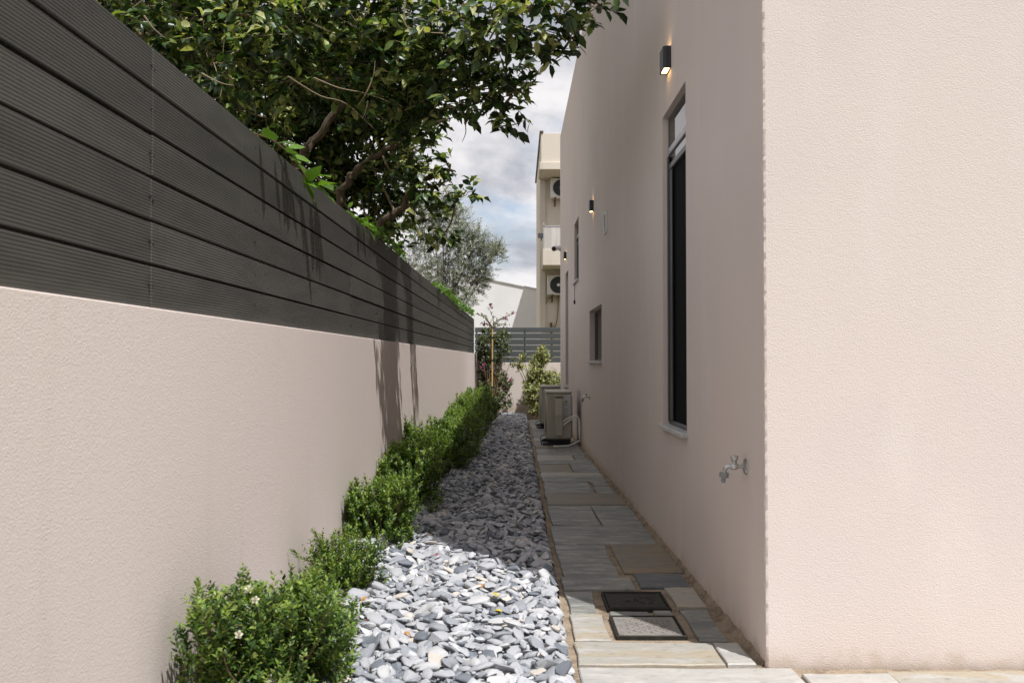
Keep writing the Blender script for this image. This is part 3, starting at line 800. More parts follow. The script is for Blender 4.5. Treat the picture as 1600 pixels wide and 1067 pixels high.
# ------------------------------------------------------------------ outdoor air conditioners in the passage
def ac(y0, label):
    gz = GZ(y0 + 0.4); xa, xb, ln = 0.379, 0.727, 0.85; za, zb = gz + 0.095, gz + 0.742
    t = thing('air_conditioner', ((xa + xb) / 2, y0 + ln / 2, gz), label, 'air conditioner', 'air conditioners on the slate path')
    y1 = y0 + ln
    b = MB(); b.box(xa, xb, y0, y1, za, zb - 0.028, bv=0.016)
    b.build('body', M['ac'], t, True)
    b = MB(); b.box(xa - 0.006, xb + 0.004, y0 - 0.006, y1 + 0.006, zb - 0.0275, zb, bv=0.009); b.build('lid', M['ac'], t, True)
    b = MB()                                            # pressed ribs on the near end
    for x in (xa + 0.030, xa + 0.062, xa + 0.085): b.box(x - 0.005, x + 0.005, y0 - 0.004, y0 + 0.004, za + 0.02, zb - 0.05, bv=0.0025)
    b.build('pressed_rib', M['ac'], t)
    b = MB(); x0_, x1_ = xa + 0.115, xa + 0.222; zc0, zc1 = zb - 0.60, zb - 0.055
    b.box(x0_, x1_, y0 - 0.055, y0 + 0.002, zc0, zc1 - 0.035, bv=0.008)
    b.box(x0_, x1_, y0 - 0.055, y0 + 0.002, zc1 - 0.012, zc1, bv=0.005)
    b.box(x0_, x0_ + 0.012, y0 - 0.053, y0 + 0.002, zc1 - 0.034, zc1 - 0.0125); b.box(x1_ - 0.012, x1_, y0 - 0.053, y0 + 0.002, zc1 - 0.034, zc1 - 0.0125)
    b.build('valve_cover', M['ac'], t, True)
    b = MB(); b.box(x0_ + 0.006, x1_ - 0.006, y0 - 0.0568, y0 - 0.0548, zc1 - 0.26, zc1 - 0.05); b.build('sticker', M['ac_label'], t)
    xs0, xs1 = xa + 0.235, xa + 0.325
    for z0_, z1_ in ((zb - 0.20, zb - 0.045), (zb - 0.32, zb - 0.208)):
        b = MB(); b.box(xs0, xs1, y0 - 0.0025, y0 + 0.001, z0_, z1_)
        o = b.build('sticker', M['sticker'], t)
        p = MB()
        for i in range(5 if z1_ < zb - 0.1 else 3):
            zz_ = z0_ + 0.014 + i * 0.018
            p.box(xs0 + 0.008, xs1 - 0.01 - 0.02 * (i % 2), y0 - 0.0034, y0 - 0.0026, zz_, zz_ + 0.004)
        p.build('print', M['print'], o)
    tri = MB(); cxx, czz = xs0 + 0.036, zb - 0.165
    tri.add([(cxx - 0.022, y0 - 0.0042, czz + 0.02), (cxx + 0.022, y0 - 0.0042, czz + 0.02), (cxx, y0 - 0.0042, czz + 0.058)], [(0, 1, 2)])
    tri.build('warning_mark', M['yellow'], t)
    tri = MB(); tri.add([(cxx - 0.013, y0 - 0.0050, czz + 0.025), (cxx + 0.013, y0 - 0.0050, czz + 0.025), (cxx, y0 - 0.0050, czz + 0.047)], [(0, 1, 2)])
    tri.build('warning_mark', M['print'], t)
    # fan grille on the side facing the pebbles
    b = MB(); cyf, czf = y0 + 0.34, (za + zb) / 2 - 0.01
    for r_ in (0.25, 0.20, 0.15, 0.10, 0.05):
        b.tube([(xa - 0.008, cyf + math.cos(a) * r_, czf + math.sin(a) * r_) for a in np.linspace(0, 2 * math.pi, 29)], 0.004 if r_ < 0.24 else 0.007, 5, cap=False)
    for a in np.linspace(0, 2 * math.pi, 13)[:-1]:
        b.tube([(xa - 0.008, cyf + math.cos(a) * 0.03, czf + math.sin(a) * 0.03), (xa - 0.008, cyf + math.cos(a) * 0.25, czf + math.sin(a) * 0.25)], 0.003, 5)
    b.build('fan_grille', M['ac'], t)
    b = MB(); b.lathe([(0.245, 0), (0.245, 0.003), (0.001, 0.0035)], (xa + 0.0005, cyf, czf), (-1, 0, 0), 28); b.build('fan_opening', M['fin'], t)
    b = MB(); b.box(xb - 0.006, xb + 0.004, y0 + 0.03, y1 - 0.03, za + 0.03, zb - 0.06)
    for i in range(14): b.box(xb + 0.0045, xb + 0.008, y0 + 0.04 + i * 0.057, y0 + 0.045 + i * 0.057, za + 0.03, zb - 0.06)
    b.build('coil', M['fin'], t)
    b = MB(); b.box(xa + 0.03, xb - 0.01, y0 + 0.03, y1 - 0.03, za - 0.022, za - 0.001, bv=0.003); b.build('base_pan', M['fin'], t)
    for yy_ in (y0 + 0.10, y1 - 0.14):
        b = MB(); b.box(xa - 0.05, xb + 0.02, yy_ - 0.03, yy_ + 0.03, gz + 0.004, gz + 0.035, bv=0.006)
        b.box(xa + 0.02, xb - 0.02, yy_ - 0.022, yy_ + 0.022, gz + 0.0355, za - 0.0225, bv=0.004); b.build('foot', M['black'], t)
        b = MB(); b.tube([(xa + 0.05, yy_ - 0.02, za - 0.01), (xa - 0.02, yy_ - 0.02, za + 0.0), (xa - 0.055, yy_ - 0.02, za - 0.02), (xa - 0.065, yy_ - 0.02, gz + 0.05), (xa - 0.065, yy_ - 0.02, gz + 0.012)], 0.006, 6)
        b.build('bracket', M['black'], t)
    xw = RW(y0) - 0.005
    for k_, zz_ in enumerate((zb - 0.42, zb - 0.47)):
        b = MB()
        pts = [(x1_ - 0.005, y0 - 0.022, zz_), (x1_ + 0.03, y0 - 0.05, zz_ + 0.035), (xb + 0.0, y0 - 0.06, zz_ + 0.085 + 0.02 * k_), (xb + 0.055, y0 - 0.06, zz_ + 0.095 + 0.035 * k_),
               (xb + 0.085 + 0.012 * k_, y0 - 0.05, zz_ + 0.05 + 0.03 * k_), (xb + 0.092 + 0.012 * k_, y0 - 0.045, za + 0.14), (xb + 0.10, y0 - 0.04, za + 0.03), (xw + 0.02, y0 - 0.03, za - 0.005)]
        P2 = smooth_path(pts, 4)
        b.tube(P2, 0.012 if k_ else 0.010, 9); b.build('refrigerant_pipe', M['pipe'], t, True)
    b = MB(); b.tube(smooth_path([(xb + 0.105, y0 - 0.045, za - 0.015), (xb + 0.06, y0 - 0.07, gz + 0.06), (xb - 0.05, y0 - 0.12, gz + 0.02), (xb - 0.20, y0 - 0.16, gz + 0.014), (xb - 0.26, y0 - 0.16, gz + 0.013)], 5), 0.010, 8)
    b.build('drain_hose', M['pipe'], t, True)
    return t
def smooth_path(pts, n=5):
    pts = [Vector(p) for p in pts]; out_ = []
    for i in range(len(pts) - 1):
        p0, p1, p2, p3 = pts[max(i - 1, 0)], pts[i], pts[i + 1], pts[min(i + 2, len(pts) - 1)]
        for k_ in range(n):
            t_ = k_ / n
            out_.append(0.5 * ((2 * p1) + (p2 - p0) * t_ + (2 * p0 - 5 * p1 + 4 * p2 - p3) * t_ * t_ + (3 * p1 - p0 - 3 * p2 + p3) * t_ ** 3))
    out_.append(pts[-1]); return out_
ac(12.2, 'nearer beige air conditioner with white pipes, beside the house wall')
ac(15.5, 'farther beige air conditioner, half hidden behind the nearer one')

# security camera at the far end of the house
y = 17.45
t = thing('security_camera', (RW(y), y, 3.29), 'white bullet camera with black lens at the far corner of the house', 'security camera')
b = MB(onR); b.lathe([(0.062, -0.001), (0.062, 0.03), (0.05, 0.045), (0.02, 0.05)], (0, y, 3.29), (-1, 0, 0), 18); b.build('mount', M['white'], t, True)
b = MB(onR); b.tube([(-0.04, y, 3.29), (-0.075, y - 0.03, 3.285), (-0.09, y - 0.06, 3.275)], 0.02, 10); b.build('arm', M['white'], t, True)
ax = Vector((-0.34, -0.9, -0.20)).normalized(); o_ = Vector((-0.075, y + 0.0, 3.29))
b = MB(onR); b.lathe([(0.02, 0), (0.045, 0.01), (0.048, 0.03), (0.048, 0.17), (0.05, 0.171), (0.05, 0.19)], o_, ax, 18); b.build('housing', M['white'], t, True)
b = MB(onR); b.lathe([(0.046, 0.1895), (0.046, 0.194), (0.02, 0.197)], o_, ax, 18); b.build('lens', M['black'], t, True)

# ================================================================== buildings beyond
apt = thing('apartment_building', (3.5, 30, -0.4), 'cream apartment block with balcony beyond the far fence', 'building')
AX = 0.67
b = MB(); b.box(AX, 8, 27.4, 33.4, -0.4, 7.667, bv=0.0); b.box(0.93, 8, 33.402, 35.99, -0.4, 6.4); b.build('wall', M['apt'], apt)  # second block is an unseen rear wing, added to shadow the white house
b = MB(); b.box(AX - 0.012, 8.1, 26.0, 27.398, 6.86, 7.72, bv=0.01); b.box(AX - 0.06, 8.1, 25.94, 27.398, 6.64, 6.857, bv=0.01); b.build('eaves', M['apt'], apt)
b = MB(); b.box(AX - 0.05, AX + 0.06, 25.97, 33.45, 7.722, 7.78, bv=0.005); b.build('roof_edging', M['bark'], apt)
b = MB(); b.box(AX + 0.04, 8.0, 26.0, 27.398, 3.86, 4.33, bv=0.008); b.build('balcony_slab', M['apt'], apt)
b = MB(); b.box(AX + 0.09, 8.0, 26.03, 26.05, 4.335, 4.98)
bp_ = b.build('balcony_panel', M['frost'], apt)
b = MB(); b.box(AX + 0.06, 8.0, 26.02, 26.06, 4.983, 5.02); b.box(AX + 0.055, AX + 0.085, 26.02, 26.06, 4.332, 5.10)
for i in range(5): b.box(AX + 0.6 + i * 1.2, AX + 0.63 + i * 1.2, 26.022, 26.0285, 4.332, 4.98)
b.build('balcony_rail', M['alu_light'], apt)
b = MB(); b.box(AX - 0.10, AX + 0.055, 26.02, 26.10, 4.66, 4.80, bv=0.01); b.box(AX - 0.02, AX + 0.02, 26.03, 26.08, 4.58, 4.655); b.build('rail_bracket', M['alu'], apt)
b = MB(); b.box(AX - 0.008, AX + 0.16, 27.36, 27.398, -0.4, 6.62); b.build('corner_pilaster', M['apt'], apt)
b = MB(); b.tube(smooth_path([(1.22, 27.37, 3.15), (1.20, 27.37, 2.5), (1.13, 27.36, 2.15), (1.02, 27.36, 2.08)], 5), 0.012, 5)
b.tube(smooth_path([(1.15, 27.37, 3.25), (0.95, 27.37, 3.1), (0.82, 27.37, 2.95)], 4), 0.009, 5)
b.tube(smooth_path([(1.15, 27.37, 3.12), (0.95, 27.37, 3.0), (0.82, 27.37, 2.8)], 4), 0.009, 5)
b.build('cable', M['rust'], apt)
b = MB(); b.box(1.06, 3.4, 27.35, 27.396, 2.02, 2.06); b.box(0.97, 1.03, 27.30, 27.396, 1.9, 2.25, bv=0.01); b.build('gate_lintel', M['rust'], apt)
def far_ac(x0, z0, y1, label):
    w, h_, dp = 0.80, 0.58, 0.30
    t = thing('air_conditioner', (x0 + w / 2, y1 - dp / 2, z0), label, 'air conditioner', 'air conditioners on the apartment block')
    b = MB(); b.box(x0, x0 + w, y1 - dp, y1, z0, z0 + h_, bv=0.012); b.build('body', M['ac_white'], t, True)
    cx, cz, yf = x0 + 0.33, z0 + h_ / 2, y1 - dp
    b = MB(); b.lathe([(0.255, 0), (0.255, 0.004), (0.001, 0.005)], (cx, yf + 0.001, cz), (0, -1, 0), 28); b.build('fan_opening', M['fin'], t)
    b = MB()
    for r_ in (0.25, 0.21, 0.17, 0.13, 0.09):
        b.tube([(cx + math.cos(a) * r_, yf - 0.012, cz + math.sin(a) * r_) for a in np.linspace(0, 2 * math.pi, 25)], 0.005, 4, cap=False)
    for a in np.linspace(0, 2 * math.pi, 9)[:-1]:
        b.tube([(cx, yf - 0.012, cz), (cx + math.cos(a) * 0.25, yf - 0.012, cz + math.sin(a) * 0.25)], 0.004, 4)
    b.build('fan_grille', M['alu'], t)
    b = MB(); b.lathe([(0.05, 0), (0.05, 0.012), (0.03, 0.016)], (cx, yf - 0.012, cz), (0, -1, 0), 14); b.build('fan_hub', M['white'], t)
    for xx in (x0 + 0.12, x0 + 0.62):
        b = MB(); b.box(xx, xx + 0.05, y1 - dp - 0.04, y1 + 0.05, z0 - 0.05, z0 - 0.001); b.box(xx, xx + 0.05, y1 + 0.0, y1 + 0.05, z0 - 0.22, z0 - 0.052); b.build('bracket', M['rust'], t)
far_ac(0.97, 6.02, 27.30, 'upper white air conditioner under the eaves of the apartment block')
far_ac(0.88, 3.08, 27.30, 'lower white air conditioner under the balcony of the apartment block')

wh = MB()
wz = lambda x: 3.93 + (0.75 - x) * 0.21
wh.add([(-5, 36, -0.4), (4, 36, -0.4), (4, 36, wz(4)), (-5, 36, wz(-5)), (-5, 44, -0.4), (4, 44, -0.4), (4, 44, wz(4)), (-5, 44, wz(-5))],
       [(0, 1, 2, 3), (1, 5, 6, 2), (3, 2, 6, 7), (0, 3, 7, 4), (5, 4, 7, 6)])
wroot = wh.build('white_house', M['apt_white'])
tag(wroot, 'plain white house with sloping roofline, half in the shadow of the apartment block', 'house')
b = MB(); 
b.add([(-5.05, 35.95, wz(-5) + 0.012), (4.05, 35.95, wz(4) + 0.002), (4.05, 44.05, wz(4) + 0.002), (-5.05, 44.05, wz(-5) + 0.012),
       (-5.05, 35.95, wz(-5) + 0.06), (4.05, 35.95, wz(4) + 0.05), (4.05, 44.05, wz(4) + 0.05), (-5.05, 44.05, wz(-5) + 0.06)],
      [(3, 2, 1, 0), (4, 5, 6, 7), (0, 1, 5, 4), (1, 2, 6, 5), (2, 3, 7, 6), (3, 0, 4, 7)])
b.build('roof', M['apt_white'], wroot)

# ================================================================== pebbles
def ico(level):
    import bmesh
    bm = bmesh.new(); bmesh.ops.create_icosphere(bm, subdivisions=level, radius=1.0)
    bmesh.ops.triangulate(bm, faces=bm.faces[:])
    bm.verts.index_update()
    v = np.array([x.co[:] for x in bm.verts]); f = np.array([[q.index for q in x.verts] for x in bm.faces]); bm.free()
    return v, f
def lowsphere():
    import bmesh
    bm = bmesh.new(); bmesh.ops.create_uvsphere(bm, u_segments=6, v_segments=4, radius=1.0)
    bmesh.ops.triangulate(bm, faces=bm.faces[:]); bm.verts.index_update()
    v = np.array([x.co[:] for x in bm.verts]); f = np.array([[q.index for q in x.verts] for x in bm.faces]); bm.free()
    return v, f
def pebble_shapes(v, n, seed):
    r2 = np.random.default_rng(seed); outs = []
    for _ in range(n):
        a = v.copy()
        for _k in range(9):
            d = r2.normal(size=3); d /= np.linalg.norm(d)
            cut = r2.uniform(0.36, 0.80)                # flattened facets, as on tumbled stone
            s2 = a @ d
            a = a - np.outer(np.maximum(s2 - cut, 0) * r2.uniform(0.70, 0.96), d)
        for _k in range(3):
            d = r2.normal(size=3); ph = r2.uniform(0, 6)
            a = a * (1 + 0.07 * np.sin(v @ d * 1.7 + ph))[:, None]
        a *= 1.12; a[:, :2] = np.sign(a[:, :2]) * np.abs(a[:, :2]) ** 0.92
        outs.append(a)
    return outs
C_ = 0.006
gx0, gy0 = -1.09, 0.5
NXc, NYc = int((PX0 + 0.012 - gx0) / C_), int((YE - gy0) / C_)
yc = gy0 + (np.arange(NYc) + 0.5) * C_
H = np.repeat((np.array([GZ(y_) for y_ in yc]) - 0.058)[:, None], NXc, axis=1)
base0 = H.copy()
peb = []
def drop(x, y, a, b_, c, th):
    ct, st = math.cos(th), math.sin(th)
    ex = math.hypot(a * ct, b_ * st); ey = math.hypot(a * st, b_ * ct)
    i0, i1 = int((y - ey - gy0) / C_), int((y + ey - gy0) / C_) + 1
    j0, j1 = int((x - ex - gx0) / C_), int((x + ex - gx0) / C_) + 1
    if i0 < 0 or j0 < 0 or i1 > NYc or j1 > NXc: return None
    Hs = H[i0:i1, j0:j1]
    yy_ = (gy0 + (np.arange(i0, i1) + 0.5) * C_ - y)[:, None]; xx_ = (gx0 + (np.arange(j0, j1) + 0.5) * C_ - x)[None, :]
    u = (xx_ * ct + yy_ * st) / a; w = (-xx_ * st + yy_ * ct) / b_
    q = u * u + w * w; msk = q < 1
    if msk.sum() < 4: return None
    hv = Hs[msk]; X_ = (xx_ + 0 * yy_)[msk]; Y_ = (yy_ + 0 * xx_)[msk]
    hm = hv.mean(); dh = hv - hm
    sx = np.clip((X_ * dh).sum() / ((X_ * X_).sum() + 1e-9), -0.5, 0.5); sy = np.clip((Y_ * dh).sum() / ((Y_ * Y_).sum() + 1e-9), -0.5, 0.5)
    resid = hv - (hm + sx * X_ + sy * Y_)
    z0 = hm + np.percentile(resid, 70) + c * 0.55
    top = z0 + sx * xx_ + sy * yy_ + c * np.sqrt(np.maximum(0, 1 - q)) * 0.9
    Hs[msk] = np.maximum(Hs[msk], top[msk])
    return (x, y, z0, sx + r3.normal(0, 0.09), sy + r3.normal(0, 0.09))
r3 = np.random.default_rng(11)
def sizes(y):
    a = float(np.clip(r3.lognormal(math.log(0.0265), 0.34), 0.013, 0.056))
    if y > 9: a *= 1.12
    return a, a * r3.uniform(0.55, 0.95), a * r3.uniform(0.23, 0.42)
def in_view_x(y): return max(gx0, -0.62 * y)     # far left of the bed near the camera is behind the shrubs
segs = [(0.6, 2.35, 1500), (2.35, 6.0, 3900), (6.0, 9.0, 3300), (9.0, YE - 0.05, 1400)]
for ya, yb_, dens in segs:
    n = int(dens * (yb_ - ya) * 1.0)
    for _ in range(n):
        best = None
        for _k in range(3):
            x = r3.uniform(-1.02 if ya < 9 else -0.98, PX0 - 0.012); y = r3.uniform(ya, yb_)
            i, j = int((y - gy0) / C_), int((x - gx0) / C_)
            if 0 <= i < NYc and 0 <= j < NXc:
                hh = H[i, j] - base0[i, j]
                if best is None or hh < best[0]: best = (hh, x, y)
        if best is None: continue
        a, b_, c = sizes(best[2]); th = r3.uniform(0, math.pi)
        if best[1] + a > PX0 + 0.004: best = (best[0], PX0 + 0.002 - a, best[2])
        rr = drop(best[1], best[2], a, b_, c, th)
        if rr: peb.append((*rr, a, b_, c, th))
peb = np.array(peb)
def peb_frames(p):
    th = p[:, 8]; n = np.stack([-p[:, 3], -p[:, 4], np.ones(len(p))], 1); n /= np.linalg.norm(n, axis=1, keepdims=True)
    x = np.stack([np.cos(th), np.sin(th), np.zeros(len(p))], 1); x -= n * (x * n).sum(1, keepdims=True); x /= np.linalg.norm(x, axis=1, keepdims=True)
    return np.stack([x, np.cross(n, x), n], axis=2)
PF = peb_frames(peb)
pm = r3.choice(6, len(peb), p=[0.43, 0.25, 0.11, 0.15, 0.04, 0.02])
# the 300 that show largest: on top of the heap and nearest, inside the view
def proj(Pw):
    q = (Pw - np.array([0, 0, CAMH])) @ np.array(CR)
    return 800 + F * q[:, 0] / -q[:, 2], 533.5 - F * q[:, 1] / -q[:, 2], -q[:, 2]
px_, py_, dd_ = proj(peb[:, :3])
ii = np.clip(((peb[:, 1] - gy0) / C_).astype(int), 0, NYc - 1); jj = np.clip(((peb[:, 0] - gx0) / C_).astype(int), 0, NXc - 1)
ontop = (H[ii, jj] - (peb[:, 2] + peb[:, 7] * 0.9)) < 0.004
score = np.where(ontop & (py_ < 1062) & (px_ > 545), peb[:, 5] * peb[:, 6] / dd_ ** 2, 0)
order = np.argsort(-score); big = order[:300]
isbig = np.zeros(len(peb), bool); isbig[big] = True
hi_v, hi_f = ico(3); md_v, md_f = ico(2); lo_v, lo_f = lowsphere(); m1_v, m1_f = ico(2)
NSH = 6
shp2 = pebble_shapes(md_v, NSH, 3); shp_lo = pebble_shapes(lo_v, 1, 5)
i1v, i1f = ico(1); shp1 = pebble_shapes(i1v, 4, 4)
protos = {}
for n_, k in enumerate(big):
    key = (n_ % NSH, int(pm[k]))
    if key not in protos:
        protos[key] = np_mesh('pebble', shp2[key[0]], md_f, [M['peb'][key[1]]], np.zeros(len(md_f), int), True)
        protos[key].set_sharp_from_angle(angle=R(36))
    o = bpy.data.objects.new('pebble', protos[key]); COL.objects.link(o); o.parent = bed
    Rm = Matrix([list(r_) for r_ in PF[k]]).to_4x4()
    o.matrix_local = Matrix.Translation(Vector(peb[k, :3])) @ Rm @ Matrix.Diagonal((peb[k, 5], peb[k, 6], peb[k, 7], 1))
parts_v, parts_t, parts_m, base = [], [], [], 0
def add_group(sel, tv, tt):
    global base
    if len(sel) == 0: return
    V = np.einsum('nij,nkj->nki', PF[sel], tv[None] * peb[sel][:, None, 5:8]) + peb[sel][:, None, :3]
    k = len(tv)
    parts_v.append(V.reshape(-1, 3)); parts_t.append((tt[None] + (np.arange(len(sel)) * k)[:, None, None]).reshape(-1, 3) + base)
    parts_m.append(np.repeat(pm[sel], len(tt))); base += len(sel) * k
idx = np.arange(len(peb))
near = (peb[:, 1] < 5.2) & (peb[:, 1] > 2.9) & ~isbig & (H[ii, jj] - (peb[:, 2] + peb[:, 7] * 0.9) < 0.03)
mid = (peb[:, 1] < 9.2) & ~isbig & ~near
far = (peb[:, 1] >= 9.2) & ~isbig
for s2 in range(NSH): add_group(idx[near & (idx % NSH == s2)], shp2[s2], md_f)
for s2 in range(4): add_group(idx[mid & (idx % 4 == s2)], shp1[s2], i1f)
add_group(idx[far], shp_lo[0], lo_f)
pme = np_mesh('pebbles', np.vstack(parts_v), np.vstack(parts_t), M['peb'], np.concatenate(parts_m), True)
pme.set_sharp_from_angle(angle=R(38))
o = link_mesh('pebbles', pme, bed)
o['kind'] = 'stuff'
def HZ(x, y):
    i, j = int((y - gy0) / C_), int((x - gx0) / C_)
    return float(H[min(max(i, 0), NYc - 1), min(max(j, 0), NXc - 1)])

# ================================================================== plants
LEAF_V = np.array([(0, 0, 0), (0, .36, -.015), (0, .70, -.02), (0, 1, -.09), (-.19, .24, .045), (-.225, .58, .03), (.19, .24, .045), (.225, .58, .03)], float)
LEAF_T = np.array([(0, 1, 4), (4, 1, 5), (1, 2, 5), (5, 2, 3), (0, 6, 1), (6, 7, 1), (1, 7, 2), (7, 3, 2)])
SML_V = np.array([(0, 0, 0), (-.25, .45, .06), (0, 1, -.03), (.25, .45, .06)], float)
SML_T = np.array([(0, 3, 2), (0, 2, 1)])
NAR_V = np.array([(0, 0, 0), (-.10, .45, .02), (0, 1, -.03), (.10, .45, .02)], float)

def unit(a): return a / (np.linalg.norm(a, axis=-1, keepdims=True) + 1e-9)

class Foliage:
    """collects leaf positions, axes, lengths and material numbers"""
    def __init__(s): s.p, s.d, s.n, s.l, s.m = [], [], [], [], []
    def add(s, p, d, n, l, m):
        s.p.append(p); s.d.append(d); s.n.append(n); s.l.append(l); s.m.append(m)
    def arrays(s):
        return np.concatenate(s.p), np.concatenate(s.d), np.concatenate(s.n), np.concatenate(s.l), np.concatenate(s.m)

def sprig_leaves(fol, r_, start, direc, length, npair, leaf, spread, mats_, tipmat, upbias=0.6):
    t = np.repeat((np.arange(npair) + 0.5) / npair, 2)
    n2 = len(t)
    d = unit(np.array(direc)[None])[0]
    side = unit(np.cross(d, r_.normal(size=3))[None])[0]; up = np.cross(side, d)
    ang = np.repeat(np.arange(npair) * math.pi / 2 + r_.uniform(0, 3), 2) + np.tile([0, math.pi], npair) + r_.normal(0, 0.25, n2)
    lat = np.cos(ang)[:, None] * side + np.sin(ang)[:, None] * up
    ld = unit(d * (1 - 0.25 * t[:, None]) * (1.15 - spread) + lat * spread + r_.normal(0, 0.12, (n2, 3)))
    p = np.array(start) + d * (t * length)[:, None] + r_.normal(0, length * 0.01, (n2, 3))
    nrm = unit(np.array([0, 0, upbias]) + d * 0.5 - lat * 0.3 + r_.normal(0, 0.25, (n2, 3)))
    l = leaf * r_.uniform(0.75, 1.15, n2) * (1 - 0.35 * (t > 0.85))
    m = r_.choice(len(mats_), n2, p=mats_)
    m = np.where((t > 0.8) & (r_.uniform(size=n2) < 0.55), tipmat, m)
    fol.add(p, ld, nrm, l, m)

def shrub(cx, cy, rx, ry, h, nspr, seed, label, leaf=0.022, flowers=0, pale=0.1, gapy=0.0, strays=(), sprig=0.10, bare=False):
    r_ = np.random.default_rng(seed)
    gz = GZ(cy) - 0.03
    t = thing('shrub', (cx, cy, gz), label, 'shrub', 'clipped shrubs along the garden wall')
    fol = Foliage(); stems = MB()
    probs = np.array([0.42, 0.36, 0.22 - pale, pale])
    # uneven top: a few leading shoots
    lobes = [(r_.uniform(-0.75, 0.75) * rx, r_.uniform(-0.8, 0.8) * ry, r_.uniform(0.72, 1.12) * h, r_.uniform(0.35, 0.6)) for _ in range(9)]
    k = 0
    while k < nspr:
        lx, ly, lh, lr = lobes[r_.integers(len(lobes))]
        v = r_.normal(size=3); v /= np.linalg.norm(v); rad = r_.uniform(0.45, 1.0) ** 0.6
        x = lx + v[0] * rx * lr * rad; y = ly + v[1] * ry * lr * rad; z = lh * 0.5 + v[2] * lh * 0.5 * rad
        if z < 0.02 or (x / rx) ** 2 + (y / ry) ** 2 > 1.25: continue
        z = min(z, lh - sprig * 0.6)
        wx, wy = cx + x, cy + y
        out_ = np.array([x / rx, y / ry, 0]) * 0.55
        d = unit((out_ + np.array([0, 0, 0.9 + 0.5 * (z / h)]) + r_.normal(0, 0.28, 3))[None])[0]
        s0 = np.array([wx, wy, gz + max(z, 0.01)])
        L2 = sprig * r_.uniform(0.7, 1.35)
        if s0[0] + d[0] * L2 < LW(wy) + 0.015:
            d[0] = abs(d[0]) * 0.3; s0[0] = max(s0[0], LW(wy) + 0.02)
        sprig_leaves(fol, r_, s0, d, L2, int(7 * L2 / 0.10) + 3, leaf, 0.62, probs, 2)
        if k % (4 if bare else 14) == 0:
            b0 = Vector((cx + x * 0.2, cy + y * 0.2, gz - 0.02)); e = Vector(s0 + d * L2 * 0.95)
            stems.tube(smooth_path([b0, b0.lerp(Vector(s0), 0.5) + Vector((0, 0, 0.02)), Vector(s0), e], 2), [0.006, 0.0055, 0.005, 0.004, 0.003, 0.002, 0.0012], 4, cap=False)
        k += 1
    for lx, ly, lh, lr in lobes:                     # leading shoots stand up out of the crown
        for _q in range(4):
            x = lx + r_.normal(0, 0.25) * rx * lr * 2; y = ly + r_.normal(0, 0.25) * ry * lr * 2
            if cx + x < LW(cy + y) + 0.03: x = LW(cy + y) + 0.04 - cx
            sp_ = sprig * r_.uniform(1.0, 1.6); zt_ = lh - sp_ * r_.uniform(0.3, 0.75)
            s0 = np.array([cx + x, cy + y, gz + zt_])
            sprig_leaves(fol, r_, s0, np.array([r_.normal(0.05, 0.14), r_.normal(0, 0.14), 1.0]), sp_, 12, leaf * 1.1, 0.55, np.array([0.2, 0.4, 0.3, 0.1]), 2)
    for (sx, sy, sz, dx, dy, dz, ln) in strays:
        d = np.array([dx, dy, dz]); s0 = np.array([cx + sx, cy + sy, gz + sz])
        for q in range(4):
            sprig_leaves(fol, r_, s0 + unit(d[None])[0] * ln * q / 4, d + r_.normal(0, 0.15, 3) * np.linalg.norm(d), ln * 0.35, 8, leaf, 0.6, probs, 2)
        stems.tube([Vector((cx, cy, gz)), Vector(s0), Vector(s0 + unit(d[None])[0] * ln)], [0.006, 0.004, 0.0015], 4, cap=False)
    p, d, n, l, m = fol.arrays()
    keep = p[:, 0] + 0.006 > np.array([LW(q) for q in p[:, 1]]) + 0.008
    keep &= (p + d * l[:, None])[:, 0] > np.array([LW(q) for q in p[:, 1]]) + 0.004
    p, d, n, l, m = p[keep], d[keep], n[keep], l[keep], m[keep]
    o = scatter('foliage', SML_V, SML_T, p, frames(d, n), np.stack([l, l, l], 1), M['myrtle'], m, t); o['kind'] = 'stuff'
    st = stems.build('stem', M['stem'], t); st['kind'] = 'stuff'
    for _ in range(flowers):
        q = r_.integers(len(p))
        for _try in range(200):
            q = r_.integers(len(p))
            if p[q, 1] < cy + 0.05 and p[q, 2] > gz + 0.08: break
        c = Vector(p[q]) + Vector((0.01, -0.035, 0.012)); b = MB()
        nd = Vector((r_.uniform(-0.4, 0.6), -0.8, r_.uniform(0.2, 0.8))).normalized()
        u = nd.orthogonal().normalized(); w = nd.cross(u); s3 = r_.uniform(0.6, 1.0)
        for a in range(5):
            a_ = a * 2 * math.pi / 5
            e1 = u * math.cos(a_) + w * math.sin(a_); e2 = u * -math.sin(a_) + w * math.cos(a_)
            b.add([c, c + (e1 * 0.011 + e2 * 0.006 + nd * 0.003) * s3, c + (e1 * 0.017 + nd * 0.001) * s3, c + (e1 * 0.011 - e2 * 0.006 + nd * 0.003) * s3], [(0, 1, 2), (0, 2, 3)])
        for a in range(16):
            v = (nd + u * r_.uniform(-0.8, 0.8) + w * r_.uniform(-0.8, 0.8)).normalized()
            b.tube([c, c + v * 0.014 * s3], [0.0007, 0.0012], 3)
        b.build('flower', M['flower'], t)
    return t
shrub(-0.86, 1.72, 0.2, 0.3, 0.34, 260, 20, 'shrub tip at the very bottom left corner of the picture')
shrub(-0.815, 2.93, 0.235, 0.36, 0.365, 900, 21, 'nearest shrub, broad and bright green, dotted with fluffy white flowers', leaf=0.026, flowers=13, pale=0.17)
shrub(-0.79, 4.24, 0.175, 0.20, 0.25, 300, 22, 'small thin shrub with dull leaves and open twigs, second from the front', leaf=0.022, pale=0.04, bare=True,
      strays=[(-0.10, -0.05, 0.16, -0.75, -0.3, 0.45, 0.19), (-0.12, 0.02, 0.2, -0.35, 0, 0.8, 0.14)])
